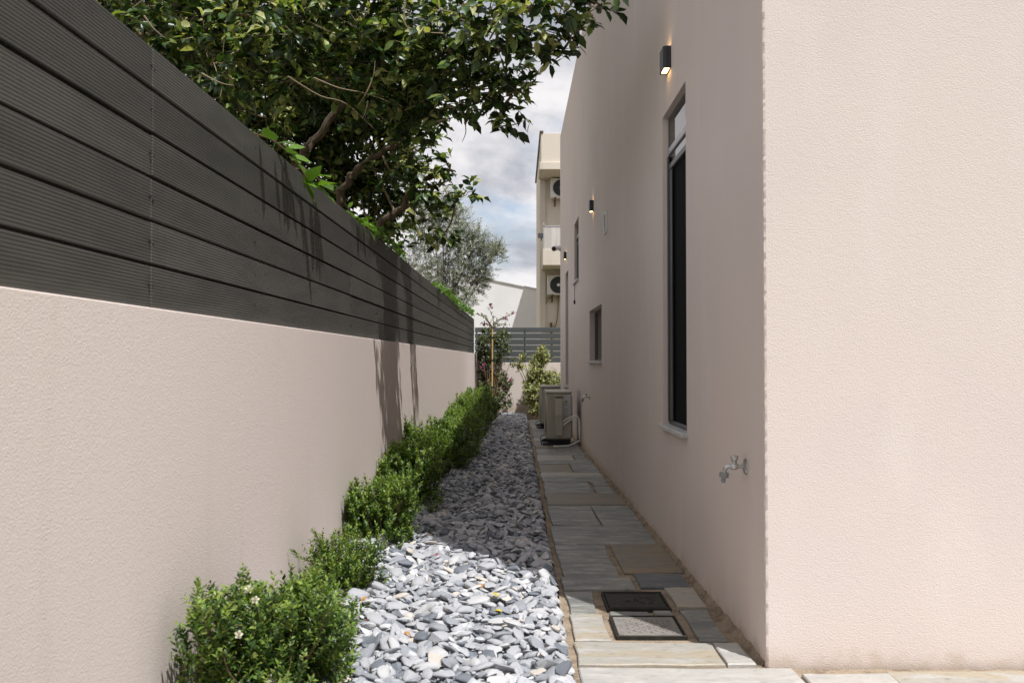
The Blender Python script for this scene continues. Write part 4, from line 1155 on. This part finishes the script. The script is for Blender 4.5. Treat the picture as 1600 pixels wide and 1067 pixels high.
shrub(-0.83, 5.45, 0.22, 0.33, 0.37, 850, 23, 'third shrub, upright, with its base at the edge of the house shadow', pale=0.08, leaf=0.028)
shrub(-0.82, 6.85, 0.25, 0.50, 0.46, 850, 24, 'fourth shrub, glossy and wide, just past the shadow edge', pale=0.06, leaf=0.030)
shrub(-0.80, 8.25, 0.24, 0.50, 0.52, 800, 25, 'fifth shrub, standing where the leaf shadows run down the wall', pale=0.06, leaf=0.031)
for i, (yy, hh, lab) in enumerate(((9.55, 0.50, 'sixth shrub, dark tufted shoots, in the middle of the row'), (10.9, 0.50, 'seventh shrub, half lit on its wall side, opposite the distant tap'),
        (12.3, 0.52, 'eighth shrub, dense and dark, opposite the nearer air conditioner'), (13.8, 0.56, 'ninth shrub, dense, between the two air conditioners'),
        (15.3, 0.60, 'tenth shrub, bushy, opposite the farther air conditioner'), (16.8, 0.62, 'last shrub in the row, just before the staked bougainvillea'))):
    shrub(-0.78, yy, 0.25 + 0.02 * i, 0.62, hh, 700, 30 + i, lab, leaf=0.034, sprig=0.12, pale=0.04)

# ------------------------------------------------------------------ lemon tree
rt = np.random.default_rng(42)
lem = thing('lemon_tree', (-2.35, 8.2, -0.4), 'large dense lemon tree leaning over the board fence', 'tree', 'trees beyond the fences')
LO = MB()
def limb(pts, r0, r1, n=9, sub=5, jit=0.02):
    q = smooth_path(pts, sub)
    q = [v + Vector(rt.normal(0, jit, 3)) * (0 if i in (0, len(q) - 1) else 1) for i, v in enumerate(q)]
    LO.tube(q, list(np.linspace(r0, r1, len(q))), n)
    return q
base_ = Vector((-2.35, 8.2, -0.42)); fork = Vector((-2.30, 8.15, 1.35))
nodes = []
nodes += limb([base_, Vector((-2.38, 8.2, 0.5)), fork], 0.15, 0.11)
LP = [
 ([fork, P(455, 300, 8.1), P(471, 246, 8.0), P(505, 204, 7.9), P(536, 159, 7.8), P(568, 120, 7.6), P(600, 60, 7.4), P(620, 0, 7.2)], 0.075, 0.025),
 ([fork, P(515, 370, 8.3), P(531, 312, 8.2), P(547, 272, 8.1), P(571, 257, 8.0), P(610, 230, 7.8), P(640, 200, 7.5), P(690, 160, 7.0), P(740, 140, 6.6)], 0.075, 0.012),
 ([fork, P(560, 400, 8.8), P(594, 352, 8.7), P(623, 327, 8.6), P(652, 285, 8.5), P(690, 265, 8.3)], 0.075, 0.03),
 ([P(652, 285, 8.5), P(646, 256, 8.4), P(634, 218, 8.3), P(630, 190, 8.2)], 0.032, 0.022),
 ([fork, P(360, 220, 8.0), P(374, 166, 7.9), P(388, 121, 7.8), P(402, 76, 7.6), P(419, 20, 7.4), P(430, -60, 7.2)], 0.055, 0.02),
 ([fork, P(240, 110, 8.4), P(256, 65, 8.2), P(272, 20, 8.0), P(300, -60, 7.7)], 0.045, 0.02),
 ([P(568, 120, 7.6), P(600, 112, 7.2), P(640, 116, 6.9), P(672, 118, 6.7), P(697, 110, 6.5), P(730, 118, 6.4)], 0.028, 0.008),
 ([P(600, 112, 7.2), P(640, 105, 6.8), P(686, 82, 6.5), P(725, 66, 6.3), P(750, 45, 6.1), P(793, 25, 5.9), P(850, 5, 5.7)], 0.026, 0.007),
 ([P(700, 83, 6.5), P(760, 84, 6.2), P(815, 80, 6.0), P(878, 82, 5.8)], 0.012, 0.004),
 ([P(620, 0, 7.2), P(680, -40, 6.7), P(760, -60, 6.2), P(840, -40, 5.8), P(900, -10, 5.5), P(940, 6, 5.4)], 0.025, 0.006),
 ([P(610, 230, 7.8), P(650, 170, 7.2), P(690, 142, 6.9), P(760, 138, 6.5), P(800, 150, 6.3)], 0.014, 0.004),
 ([P(690, 265, 8.3), P(715, 305, 8.2), P(740, 300, 8.1)], 0.010, 0.003),
]
for pts, r0, r1 in LP: nodes += limb(pts, r0 * 0.62, r1 * 0.8)
LO.build('trunk', M['bark'], lem, True)
# pale bare twigs hanging in front of the shade
tw = MB()
for pts in ([P(560, 165, 6.6), P(570, 150, 6.5), P(583, 120, 6.5), P(586, 95, 6.5)], [P(575, 158, 6.5), P(571, 175, 6.5), P(566, 186, 6.5)], [P(490, 122, 6.2), P(530, 138, 6.3), P(570, 146, 6.4), P(610, 160, 6.5)],
            [P(633, 0, 6), P(632, 35, 6), P(644, 52, 6), P(634, 66, 6)], [P(450, 120, 6.1), P(500, 150, 6.3), P(540, 162, 6.4), P(588, 205, 6.6)], [P(315, 115, 6), P(345, 130, 6), P(366, 134, 6)],
            [P(225, 25, 6), P(240, 45, 6), P(258, 60, 6)], [P(700, 165, 6.5), P(722, 178, 6.5), P(728, 205, 6.5), P(722, 222, 6.5)], [P(682, 190, 6.6), P(705, 185, 6.6), P(715, 178, 6.6)],
            [P(812, 100, 6.1), P(832, 108, 6.1), P(846, 116, 6.1)], [P(900, 50, 5.7), P(912, 45, 5.7)], [P(770, 198, 6.3), P(800, 196, 6.3), P(820, 188, 6.3)]):
    tw.tube(smooth_path(pts, 4), list(np.linspace(0.007, 0.002, (len(pts) - 1) * 4 + 1)), 5)
clumps = [(Vector((-1.2, 7.9, 5.4)), 0.6, 0.6)]  # clump above the view, added for its shade
def cl(px, py, d, r, dens=1.0): clumps.append((P(px, py, d), r, dens))
for a in ((230, 10, 6.8, .5), (300, 30, 7, .55), (380, 50, 7.4, .6), (335, 100, 6.6, .35), (420, 110, 7, .4), (500, 70, 7, .5), (450, 20, 6.6, .45), (560, 50, 6.9, .45), (450, 205, 9.0, .45),
          (520, 165, 9.0, .5), (560, 235, 9.2, .5), (610, 125, 7.1, .42), (600, 190, 8.6, .4), (640, 40, 6.6, .45), (690, 80, 6.6, .34), (655, 165, 7.0, .32), (600, 310, 9.4, .42), (640, 310, 9.3, .28),
          (675, 290, 8.2, .22), (670, 345, 8.4, .20), (575, 320, 9.3, .4), (650, 240, 8.2, .22), (690, 130, 6.7, .28), (395, 180, 8.6, .4), (510, 270, 9.3, .4)): cl(*a)
for a in ((720, 30, 6.2, .33), (780, 15, 5.9, .28), (765, 62, 6.1, .22), (735, 90, 6.3, .2), (825, 20, 5.7, .24), (845, 55, 5.8, .19), (815, 75, 6, .15), (880, 20, 5.5, .18), (893, 60, 5.7, .12), (920, 8, 5.45, .14), (868, 84, 5.8, .10),
          (725, 120, 6.5, .2), (765, 112, 6.4, .18), (800, 125, 6.3, .14), (755, 160, 6.4, .19), (795, 160, 6.3, .14), (738, 148, 6.5, .14), (780, 185, 6.3, .10), (815, 140, 6.2, .07),
          (735, 298, 8.1, .10), (700, 260, 8.2, .10), (690, 372, 8.5, .10), (655, 195, 7.0, .16), (612, 268, 7.9, .16), (640, 165, 6.8, .2), (480, 130, 6.7, .25), (590, 150, 6.8, .22)): cl(*a, 0.6)
for a in ((300, 40, 10, .9), (380, 120, 9.8, .8), (450, 90, 10, .9), (540, 190, 10, .8), (520, 20, 9.4, .8), (600, 280, 10, .5), (440, 190, 9.5, .7), (230, -20, 9.5, .9), (560, 110, 9.6, .7), (620, 60, 9.0, .6), (500, 280, 9.8, .5), (640, 200, 9.2, .35), (240, 130, 9.2, .6), (330, 200, 9.4, .6), (420, 270, 9.6, .6), (500, 340, 9.8, .6), (570, 390, 10, .5), (180, 60, 9, .6), (400, 30, 9.0, .8), (480, 150, 9.4, .6), (340, 110, 9.0, .7), (580, 180, 9.6, .5), (620, 130, 9.2, .4)): cl(*a, 1.0)
for a in ((400, -130, 8.4, .9), (560, -110, 8.4, .8), (250, -130, 8.6, .9), (480, -300, 8.8, .9), (150, -60, 8.2, .7), (650, -130, 8.2, .5), (330, -260, 8.8, .9), (520, -430, 9.2, 1.0), (350, -420, 9.2, 1.0), (640, -280, 8.8, .6), (200, -320, 9, .9), (660, -60, 7.2, .35)): cl(*a, 0.85)  # upper crown out of view, raised and thickened to shade leaves and house wall
fol = Foliage()
npz = np.array([v[:] for v in nodes])
for c, r_, dens in clumps:
    ntw = int(max(6, 320 * r_ ** 2 * dens + 14 * r_ * dens + 3))
    # a branchlet ties the clump to the nearest limb
    c_np = np.array(c); k = np.argmin(((npz - c_np) ** 2).sum(1)); a = Vector(npz[k])
    if (a - c).length > 0.05:
        tw.tube(smooth_path([a, a.lerp(c, 0.5) + Vector(rt.normal(0, 0.04, 3)), c], 3), list(np.linspace(0.012, 0.006, 7)), 5)
    for _ in range(ntw):
        v = rt.normal(size=3); v /= np.linalg.norm(v)
        s0 = c_np + v * r_ * rt.uniform(0.15, 0.85) ** 0.7
        d = unit((v * 0.8 + rt.normal(0, 0.55, 3) + np.array([0.1, -0.1, 0.15]))[None])[0]
        ln = rt.uniform(0.12, 0.26) * min(1.0, 0.55 + r_)
        nl = rt.integers(5, 9)
        t_ = (np.arange(nl) + 0.6) / nl
        side = unit(np.cross(d, [0, 0, 1])[None])[0]; sg = np.where(np.arange(nl) % 2, 1, -1)
        ld = unit(d[None] * rt.uniform(0.3, 0.9, (nl, 1)) + (side * sg[:, None]) * rt.uniform(0.4, 0.9, (nl, 1)) + rt.normal(0, 0.3, (nl, 3)) + np.array([0, 0, -0.22]))
        p = s0 + d * (ln * t_)[:, None]
        nrm = unit(np.array([0.15, -0.15, 0.8]) + rt.normal(0, 0.45, (nl, 3)))
        young = rt.uniform() < 0.26
        m = rt.choice(4, nl, p=[0.04, 0.20, 0.48, 0.28] if young else [0.48, 0.33, 0.14, 0.05])
        fol.add(p, ld, nrm, rt.uniform(0.07, 0.125, nl) * (0.85 if young else 1.0), m)
        if rt.uniform() < 0.7:
            tw.tube([Vector(s0 - d * ln * 0.4), Vector(s0 + d * ln * 0.4), Vector(s0 + d * ln)], [0.004, 0.003, 0.0015], 3, cap=False)
o = tw.build('twig', M['twig'], lem); o['kind'] = 'stuff'
p, d, n, l, m = fol.arrays()
# keep leaves clear of the fence boards and wall
inside = (p[:, 2] < FZ1 + 0.06) & (p[:, 0] > np.array([LW(q) for q in p[:, 1]]) - 0.30) & (p[:, 0] < np.array([LW(q) for q in p[:, 1]]) + 0.15)
p, d, n, l, m = p[~inside], d[~inside], n[~inside], l[~inside], m[~inside]
FRM = frames(d, n); wid = np.random.default_rng(5).uniform(0.8, 1.25, len(l)); zsc = np.random.default_rng(6).uniform(0.3, 3.2, len(l))
qx, qy, qd = proj(p + d * (l * 0.5)[:, None])
fline = 0.875 * (qx - 173)
face = np.abs((FRM[:, :, 2] * unit(p - np.array([0, 0, CAMH]))).sum(1))
vis = (qx > 190) & (qx < 940) & (qy > 5) & (qy < fline - 5)
sc_ = np.where(vis, l ** 2 * (0.3 + face) / qd ** 2, 0)
# of the leaves on one sight line only the foremost can show
cell = {}
for k in np.argsort(qd):
    if sc_[k] <= 0: continue
    key = (int(qx[k] // 13), int(qy[k] // 13))
    if key in cell: sc_[k] = 0
    else: cell[key] = 1
bigL = np.argsort(-sc_)[:300]
mk = np.ones(len(l), bool); mk[bigL] = False
lprot = [np_mesh('leaf', LEAF_V, LEAF_T, [M['lemon_leaf'][i]], np.zeros(len(LEAF_T), int)) for i in range(4)]
lo_ = origin(lem)
for k in bigL:
    o = bpy.data.objects.new('leaf', lprot[m[k]]); COL.objects.link(o); o.parent = lem
    o.matrix_local = Matrix.Translation(Vector(p[k]) - lo_) @ Matrix([list(r_) for r_ in FRM[k]]).to_4x4() @ Matrix.Diagonal((l[k] * wid[k], l[k], l[k] * zsc[k], 1))
o = scatter('foliage', LEAF_V, LEAF_T, p[mk], FRM[mk], np.stack([l * wid, l, l * zsc], 1)[mk], M['lemon_leaf'], m[mk], lem); o['kind'] = 'stuff'
iv, if_ = ico(2)
lemon_me = None
for (px, py, d_) in ((795, 55, 5.95), (745, 145, 6.35), (441, 156, 6.7), (431, 158, 6.75), (744, 152, 6.4), (640, 208, 7.9), (609, 207, 7.3), (560, 205, 7.3), (770, 40, 6.0), (895, 72, 5.7), (702, 140, 6.6), (520, 60, 6.5)):
    if lemon_me is None:
        v = iv.copy(); v[:, 2] *= 1.22; v[:, 2] += np.sign(v[:, 2]) * np.maximum(np.abs(v[:, 2]) - 1.05, 0) * 0.8
        lemon_me = np_mesh('lemon', v, if_, [M['lemon']], np.zeros(len(if_), int), True)
    o = bpy.data.objects.new('lemon', lemon_me); COL.objects.link(o); o.parent = lem
    s3 = random.uniform(0.024, 0.031)
    o.matrix_local = Matrix.Translation(P(px, py, d_) - lo_) @ Matrix.Rotation(random.uniform(-0.4, 0.4), 4, 'X') @ Matrix.Diagonal((s3, s3, s3, 1))
# one leafy twig tip reaching down close to the lens
tip = MB(); tip.tube([P(985, -120, 2.6), P(968, -40, 2.55), P(960, -8, 2.5)], [0.003, 0.002, 0.0015], 5)
tip.tube(smooth_path([P(900, -10, 5.5), P(930, -60, 4.2), P(985, -120, 2.6)], 5), list(np.linspace(0.006, 0.003, 11)), 5)
tip.build('twig', M['twig'], lem)
for px, py, dx, dz, k in ((960, -10, 0.25, -1, 1), (968, -12, 0.55, -0.7, 0), (975, -35, 0.9, -0.35, 1), (958, -20, -0.4, -0.5, 0)):
    o = bpy.data.objects.new('leaf', lprot[k]); COL.objects.link(o); o.parent = lem
    fm = frames(np.array([[dx, 0.15, dz]]), np.array([[0.3, -0.9, 0.3]]))[0]
    o.matrix_local = Matrix.Translation(P(px, py, 2.5) - lo_) @ Matrix([list(r_) for r_ in fm]).to_4x4() @ Matrix.Scale(0.05, 4)

# ------------------------------------------------------------------ olive tree
ro = np.random.default_rng(9)
YO = 23.6
c0 = P(690, 400, YO)
oli = thing('olive_tree', (c0.x - 0.3, YO, -0.4), 'silvery olive tree beyond the far end of the fence', 'tree', 'trees beyond the fences')
b = MB(); q = smooth_path([(c0.x - 0.3, YO, -0.42), (c0.x - 0.25, YO, 0.6), (c0.x - 0.1, YO + 0.05, 1.5), (c0.x, YO, 2.4)], 4)
b.tube(q, list(np.linspace(0.16, 0.08, len(q))), 9)
OC = [(650, 420, .75), (700, 400, .75), (690, 355, .6), (660, 360, .6), (735, 400, .5), (715, 440, .55), (750, 420, .42), (770, 400, .28), (700, 320, .4), (745, 375, .35), (690, 460, .5), (640, 460, .8), (720, 465, .35), (672, 330, .45), (748, 440, .3), (710, 345, .4), (725, 380, .5), (776, 390, .14)]
fo = Foliage()
for px, py, r_ in OC:
    c = P(px, py, YO + ro.uniform(-0.6, 0.6)); cn = np.array(c)
    s0 = Vector((c0.x - 0.1, YO, 1.7))
    b.tube(smooth_path([s0, s0.lerp(c, 0.55) + Vector(ro.normal(0, 0.08, 3)), c], 3), list(np.linspace(0.024, 0.006, 7)), 6)
    for _ in range(int(330 * r_ ** 2 + 40)):
        v = ro.normal(size=3); v /= np.linalg.norm(v)
        st_ = cn + v * r_ * ro.uniform(0.1, 0.95) ** 0.6
        dr = unit((v * 0.8 + np.array([0.12, 0, 0.55]) + ro.normal(0, 0.4, 3))[None])[0]
        L2 = ro.uniform(0.14, 0.34)
        sprig_leaves(fo, ro, st_, dr, L2, 8, 0.085, 0.6, [0.36, 0.46, 0.18], 1, 0.2)
        if ro.uniform() < 0.25: b.tube([Vector(st_ - dr * 0.15), Vector(st_ + dr * L2)], [0.006, 0.002], 3, cap=False)
b.build('trunk', M['bark'], oli, True)
p, d, n, l, m = fo.arrays()
o = scatter('foliage', NAR_V, SML_T, p, frames(d, n), np.stack([l * 1.25, l, l], 1), M['olive'], m, oli); o['kind'] = 'stuff'

# ------------------------------------------------------------------ plants against the far wall
def bush_leaves(r_, blobs, per, leaf, mats_, fol, up=0.5, stemmb=None, root=None):
    for c, rad in blobs:
        cn = np.array(c)
        for _ in range(int(per * rad ** 2)):
            v = r_.normal(size=3); v /= np.linalg.norm(v)
            st_ = cn + v * rad * r_.uniform(0.1, 0.9) ** 0.6
            dr = unit((v + np.array([0, 0, 0.45]) + r_.normal(0, 0.4, 3))[None])[0]
            if st_[1] > YE - 0.12: st_[1] = YE - 0.12 - r_.uniform(0, 0.05); dr[1] = -abs(dr[1])
            sprig_leaves(fol, r_, st_, dr, r_.uniform(0.08, 0.16), 4, leaf, 0.8, mats_, 0, up)
        if stemmb is not None:
            s0 = Vector(root); stemmb.tube(smooth_path([s0, s0.lerp(Vector(c), 0.5) + Vector((0, 0, 0.05)), Vector(c)], 3), list(np.linspace(0.014, 0.005, 7)), 5)
ry_ = np.random.default_rng(4)
YY = 20.2; gzb = GZ(YY) - 0.03
yb = thing('variegated_bush', (0.45, YY, gzb), 'cream and green leaved bush in front of the far wall', 'bush')
fol = Foliage(); b = MB()
bl = [(P(*a, YY + ry_.uniform(-0.1, 0.15)), r_) for a, r_ in (((842, 565), .17), ((836, 585), .20), ((850, 600), .24), ((832, 612), .20), ((862, 595), .22), ((845, 630), .20), ((828, 600), .14), ((866, 620), .24), ((850, 560), .12), ((818, 560), .07), ((806, 568), .06), ((846, 548), .08), ((880, 610), .2), ((814, 575), .07), ((824, 628), .10), ((838, 640), .16))]
bush_leaves(ry_, bl, 2900, 0.056, [0.38, 0.34, 0.28], fol, 0.5, b, (0.45, YY, gzb))
p, d, n, l, m = fol.arrays()
ymax = p[:, 1] < YE - 0.09
p, d, n, l, m = p[ymax], d[ymax], n[ymax], l[ymax], m[ymax]
zz_ = p[:, 2] > gzb
o = scatter('foliage', LEAF_V, LEAF_T, p[zz_], frames(d, n)[zz_], np.stack([l * 1.2, l, l], 1)[zz_], M['ybush'], m[zz_], yb); o['kind'] = 'stuff'
b.build('stem', M['stem'], yb)['kind'] = 'stuff'

rb = np.random.default_rng(14)
YG = 19.9; gzb = GZ(YG) - 0.03
xs = P(769, 600, YG).x
bg = thing('bougainvillea', (xs, YG, gzb), 'tall bougainvillea with sparse magenta flowers tied to a bamboo stake', 'climbing plant')
b = MB(); b.tube([(xs, YG, gzb - 0.1), (xs + 0.003, YG, 1.0), (xs + 0.005, YG, 1.80)], 0.017, 8); stk = b.build('stake', M['stake'], bg)
for zt in (0.5, 1.1, 1.6):
    tb = MB(); tb.lathe([(0.024, -0.02), (0.026, 0), (0.024, 0.02)], (xs + 0.003, YG, zt), (0, 0, 1), 8); tb.build('tie', M['black'], bg)
fol = Foliage(); b = MB()
bl = [(P(*a, YG + rb.uniform(0.1, 0.7)), r_) for a, r_ in (((760, 525), .16), ((750, 540), .2), ((778, 535), .18), ((786, 525), .12), ((758, 560), .2), ((776, 560), .14), ((752, 585), .2), ((778, 592), .2), ((762, 610), .24), ((785, 612), .16), ((748, 610), .18), ((770, 630), .2), ((792, 600), .10), ((790, 632), .12), ((754, 630), .2), ((798, 565), .05), ((788, 545), .1))]
bush_leaves(rb, bl, 1900, 0.065, [0.50, 0.34, 0.16], fol, 0.5, b, (xs, YG + 0.05, gzb))
# thin top shoots
shoots = [[(771, 515), (771, 500), (765, 484)], [(771, 512), (778, 502), (793, 494), (803, 490)], [(770, 512), (760, 498), (748, 492), (742, 490)], [(770, 510), (757, 505), (755, 509)], [(771, 505), (782, 498), (790, 500)], [(769, 512), (762, 502), (759, 492)], [(771, 512), (785, 507), (792, 508)]]
tips = []
for s4 in shoots:
    pts = [P(x, y, YG + 0.05 * i) for i, (x, y) in enumerate(s4)]
    qq = smooth_path(pts, 3); b.tube(qq, list(np.linspace(0.012, 0.004, len(qq))), 5); tips.append(pts[-1])
    for v in qq[1:]:
        sprig_leaves(fol, rb, np.array(v), rb.normal(0, 1, 3) + np.array([0, 0, .5]), 0.07, 2, 0.05, 0.8, [0.3, 0.4, 0.3], 2)
p, d, n, l, m = fol.arrays()
k_ = (p[:, 1] < YE - 0.08) & (p[:, 2] > gzb) & (p[:, 0] > np.array([LW(q) for q in p[:, 1]]) + 0.06)
o = scatter('foliage', LEAF_V, LEAF_T, p[k_], frames(d, n)[k_], np.stack([l * 1.3, l, l], 1)[k_], M['boug'], m[k_], bg); o['kind'] = 'stuff'
b.build('stem', M['stem'], bg)['kind'] = 'stuff'
for (px, py, s5) in ((766, 477, 1.3), (768, 480, 1.0), (801, 489, .9), (805, 488, .6), (790, 497, 1.1), (793, 499, .8), (756, 507, 1.1), (761, 507, .9), (792, 512, .5), (797, 594, 1.0), (799, 591, .8), (757, 569, 1.0), (752, 573, .9), (748, 566, .7), (793, 612, .6), (787, 606, .7), (746, 490, .5), (755, 578, .8), (796, 618, .5), (790, 532, .6)):
    c = P(px, py, YG - 0.05 if py > 520 else YG); b = MB()
    for _ in range(7):
        dv = Vector(rb.normal(0, 1, 3)).normalized(); u = dv.orthogonal().normalized(); s6 = 0.042 * s5
        b.add([c, c + dv * s6 * 0.6 + u * s6 * 0.45, c + dv * s6 * 1.15, c + dv * s6 * 0.6 - u * s6 * 0.45], [(0, 1, 2), (0, 2, 3)])
    b.build('flower', M['magenta'], bg)

# ------------------------------------------------------------------ creepers over the fence top
def vine(name, label, pts, nleaf, leaf, seed, tail=0.10, single=False):
    r_ = np.random.default_rng(seed)
    root = thing(name, (LW(pts[0][0]) + fx - 0.12, pts[0][0], FZ1 - 0.5), label, 'creeper', 'green creepers over the fence')
    b = MB(onL); q = smooth_path([(x, y, z) for y, x, z in pts], 5)
    b.tube(q, 0.004, 5); b.build('stem', M['stem'], root)
    P_, D_v, N_v, L_v, M_v = [], [], [], [], []
    for i in range(nleaf):
        v = q[r_.integers(1, len(q))]
        p0 = np.array(onL(v)) + r_.normal(0, tail * 0.45, 3) * np.array([0.35, 1, 0.6])
        d = unit((np.array([0.7, r_.normal(0, 0.7), r_.normal(-0.15, 0.5)]))[None])[0]
        P_.append(p0); D_v.append(d); N_v.append(unit((np.array([0.5, -0.1, 0.9]) + r_.normal(0, 0.25, 3))[None])[0]); L_v.append(leaf * r_.uniform(0.65, 1.15)); M_v.append(r_.integers(2))
    P_, D_v, N_v, L_v, M_v = map(np.array, (P_, D_v, N_v, L_v, M_v))
    fr_ = frames(D_v, N_v)
    fxp = np.array([LW(q_) for q_ in P_[:, 1]]) + fx
    bad = (P_[:, 2] < FZ1 + 0.01) & (P_[:, 0] > fxp - 0.16) & (P_[:, 0] < fxp + 0.006)
    P_[bad, 0] = fxp[bad] + 0.01
    if single:
        o0 = origin(root)
        for k in range(len(P_)):
            o = bpy.data.objects.new('leaf', vprot[M_v[k]]); COL.objects.link(o); o.parent = root
            o.matrix_local = Matrix.Translation(Vector(P_[k]) - o0) @ Matrix([list(r2) for r2 in fr_[k]]).to_4x4() @ Matrix.Diagonal((L_v[k] * 1.15, L_v[k], L_v[k], 1))
    else:
        o = scatter('foliage', LEAF_V, LEAF_T, P_, fr_, np.stack([L_v * 1.25, L_v, L_v], 1), M['vine'], M_v, root); o['kind'] = 'stuff'
vprot = [np_mesh('leaf', LEAF_V, LEAF_T, [M['vine'][i]], np.zeros(len(LEAF_T), int)) for i in range(2)]
vine('creeper', 'bright green creeper shoot hanging over the fence top near the camera', [(3.75, -0.07, 2.06), (3.95, -0.03, 2.075), (4.15, 0.0, 2.05), (4.35, 0.01, 2.01), (4.45, 0.012, 1.97)], 13, 0.135, 3, 0.06, True)
vine('creeper', 'small bright leaf spray on the fence top just beyond the hanging creeper shoot', [(4.46, -0.07, 2.06), (4.56, -0.02, 2.07), (4.68, 0.01, 2.045), (4.74, 0.012, 2.02)], 7, 0.13, 5, 0.05, True)
vine('creeper', 'bright green creeper spilling over the far stretch of fence under the olive tree', [(11.5, -0.10, 2.05), (13, -0.06, 2.09), (14.5, -0.05, 2.08), (16, -0.04, 2.09), (17.5, -0.03, 2.10), (19.2, -0.02, 2.12)], 950, 0.062, 8, 0.13)
vine('creeper', 'dark leafy creeper on the fence top below the lemon tree limbs', [(5.9, -0.10, 2.05), (6.6, -0.07, 2.08), (7.4, -0.06, 2.09), (8.2, -0.06, 2.06)], 150, 0.075, 9, 0.10)

# ------------------------------------------------------------------ fallen leaves on the pebbles
FL = [(661, 898, 1, 'yellow dead leaf on the sunlit pebbles close to the second shrub'), (684, 884, 2, 'small red petal on the sunlit pebbles left of the shadow edge'), (785, 908, 2, 'small red petal on the pebbles beside the shadow edge'),
      (746, 928, 0, 'curled orange leaf in the middle of the sunlit pebbles'), (780, 954, 1, 'yellow leaf lying flat on pebbles level with the worn grey cover'), (785, 978, 1, 'pale yellow leaf on pebbles near the mortar edge'),
      (574, 950, 0, 'orange leaf on pebbles right behind the flowering shrub'), (573, 990, 0, 'orange leaf tucked against the flowering shrub'), (638, 855, 0, 'orange brown leaf beside the pebbles at the third shrub'), (612, 894, 3, 'brown leaf between the second and third shrubs'),
      (630, 1006, 0, 'small orange leaf low among the foreground pebbles'), (700, 895, 3, 'brown leaf on the sunlit pebbles near the shadow')]
dprot = [np_mesh('fallen_leaf', LEAF_V * np.array([1.3, 1, 2.5]), LEAF_T, [mm], np.zeros(len(LEAF_T), int)) for mm in M['dead']]
for px, py, k, lab in FL:
    dd = (CAMH * F) / (py - 563); w = P(px, py, dd)
    o = bpy.data.objects.new('fallen_leaf', dprot[k]); COL.objects.link(o)
    s3 = 0.026 if k == 2 else random.uniform(0.035, 0.05)
    o.matrix_world = Matrix.Translation((w.x, w.y, HZ(w.x, w.y) + 0.006)) @ Matrix.Rotation(random.uniform(0, 6), 4, 'Z') @ Matrix.Rotation(random.uniform(-0.4, 0.3), 4, 'X') @ Matrix.Scale(s3, 4)
    tag(o, lab, 'fallen leaf', 'fallen leaves on the pebbles')
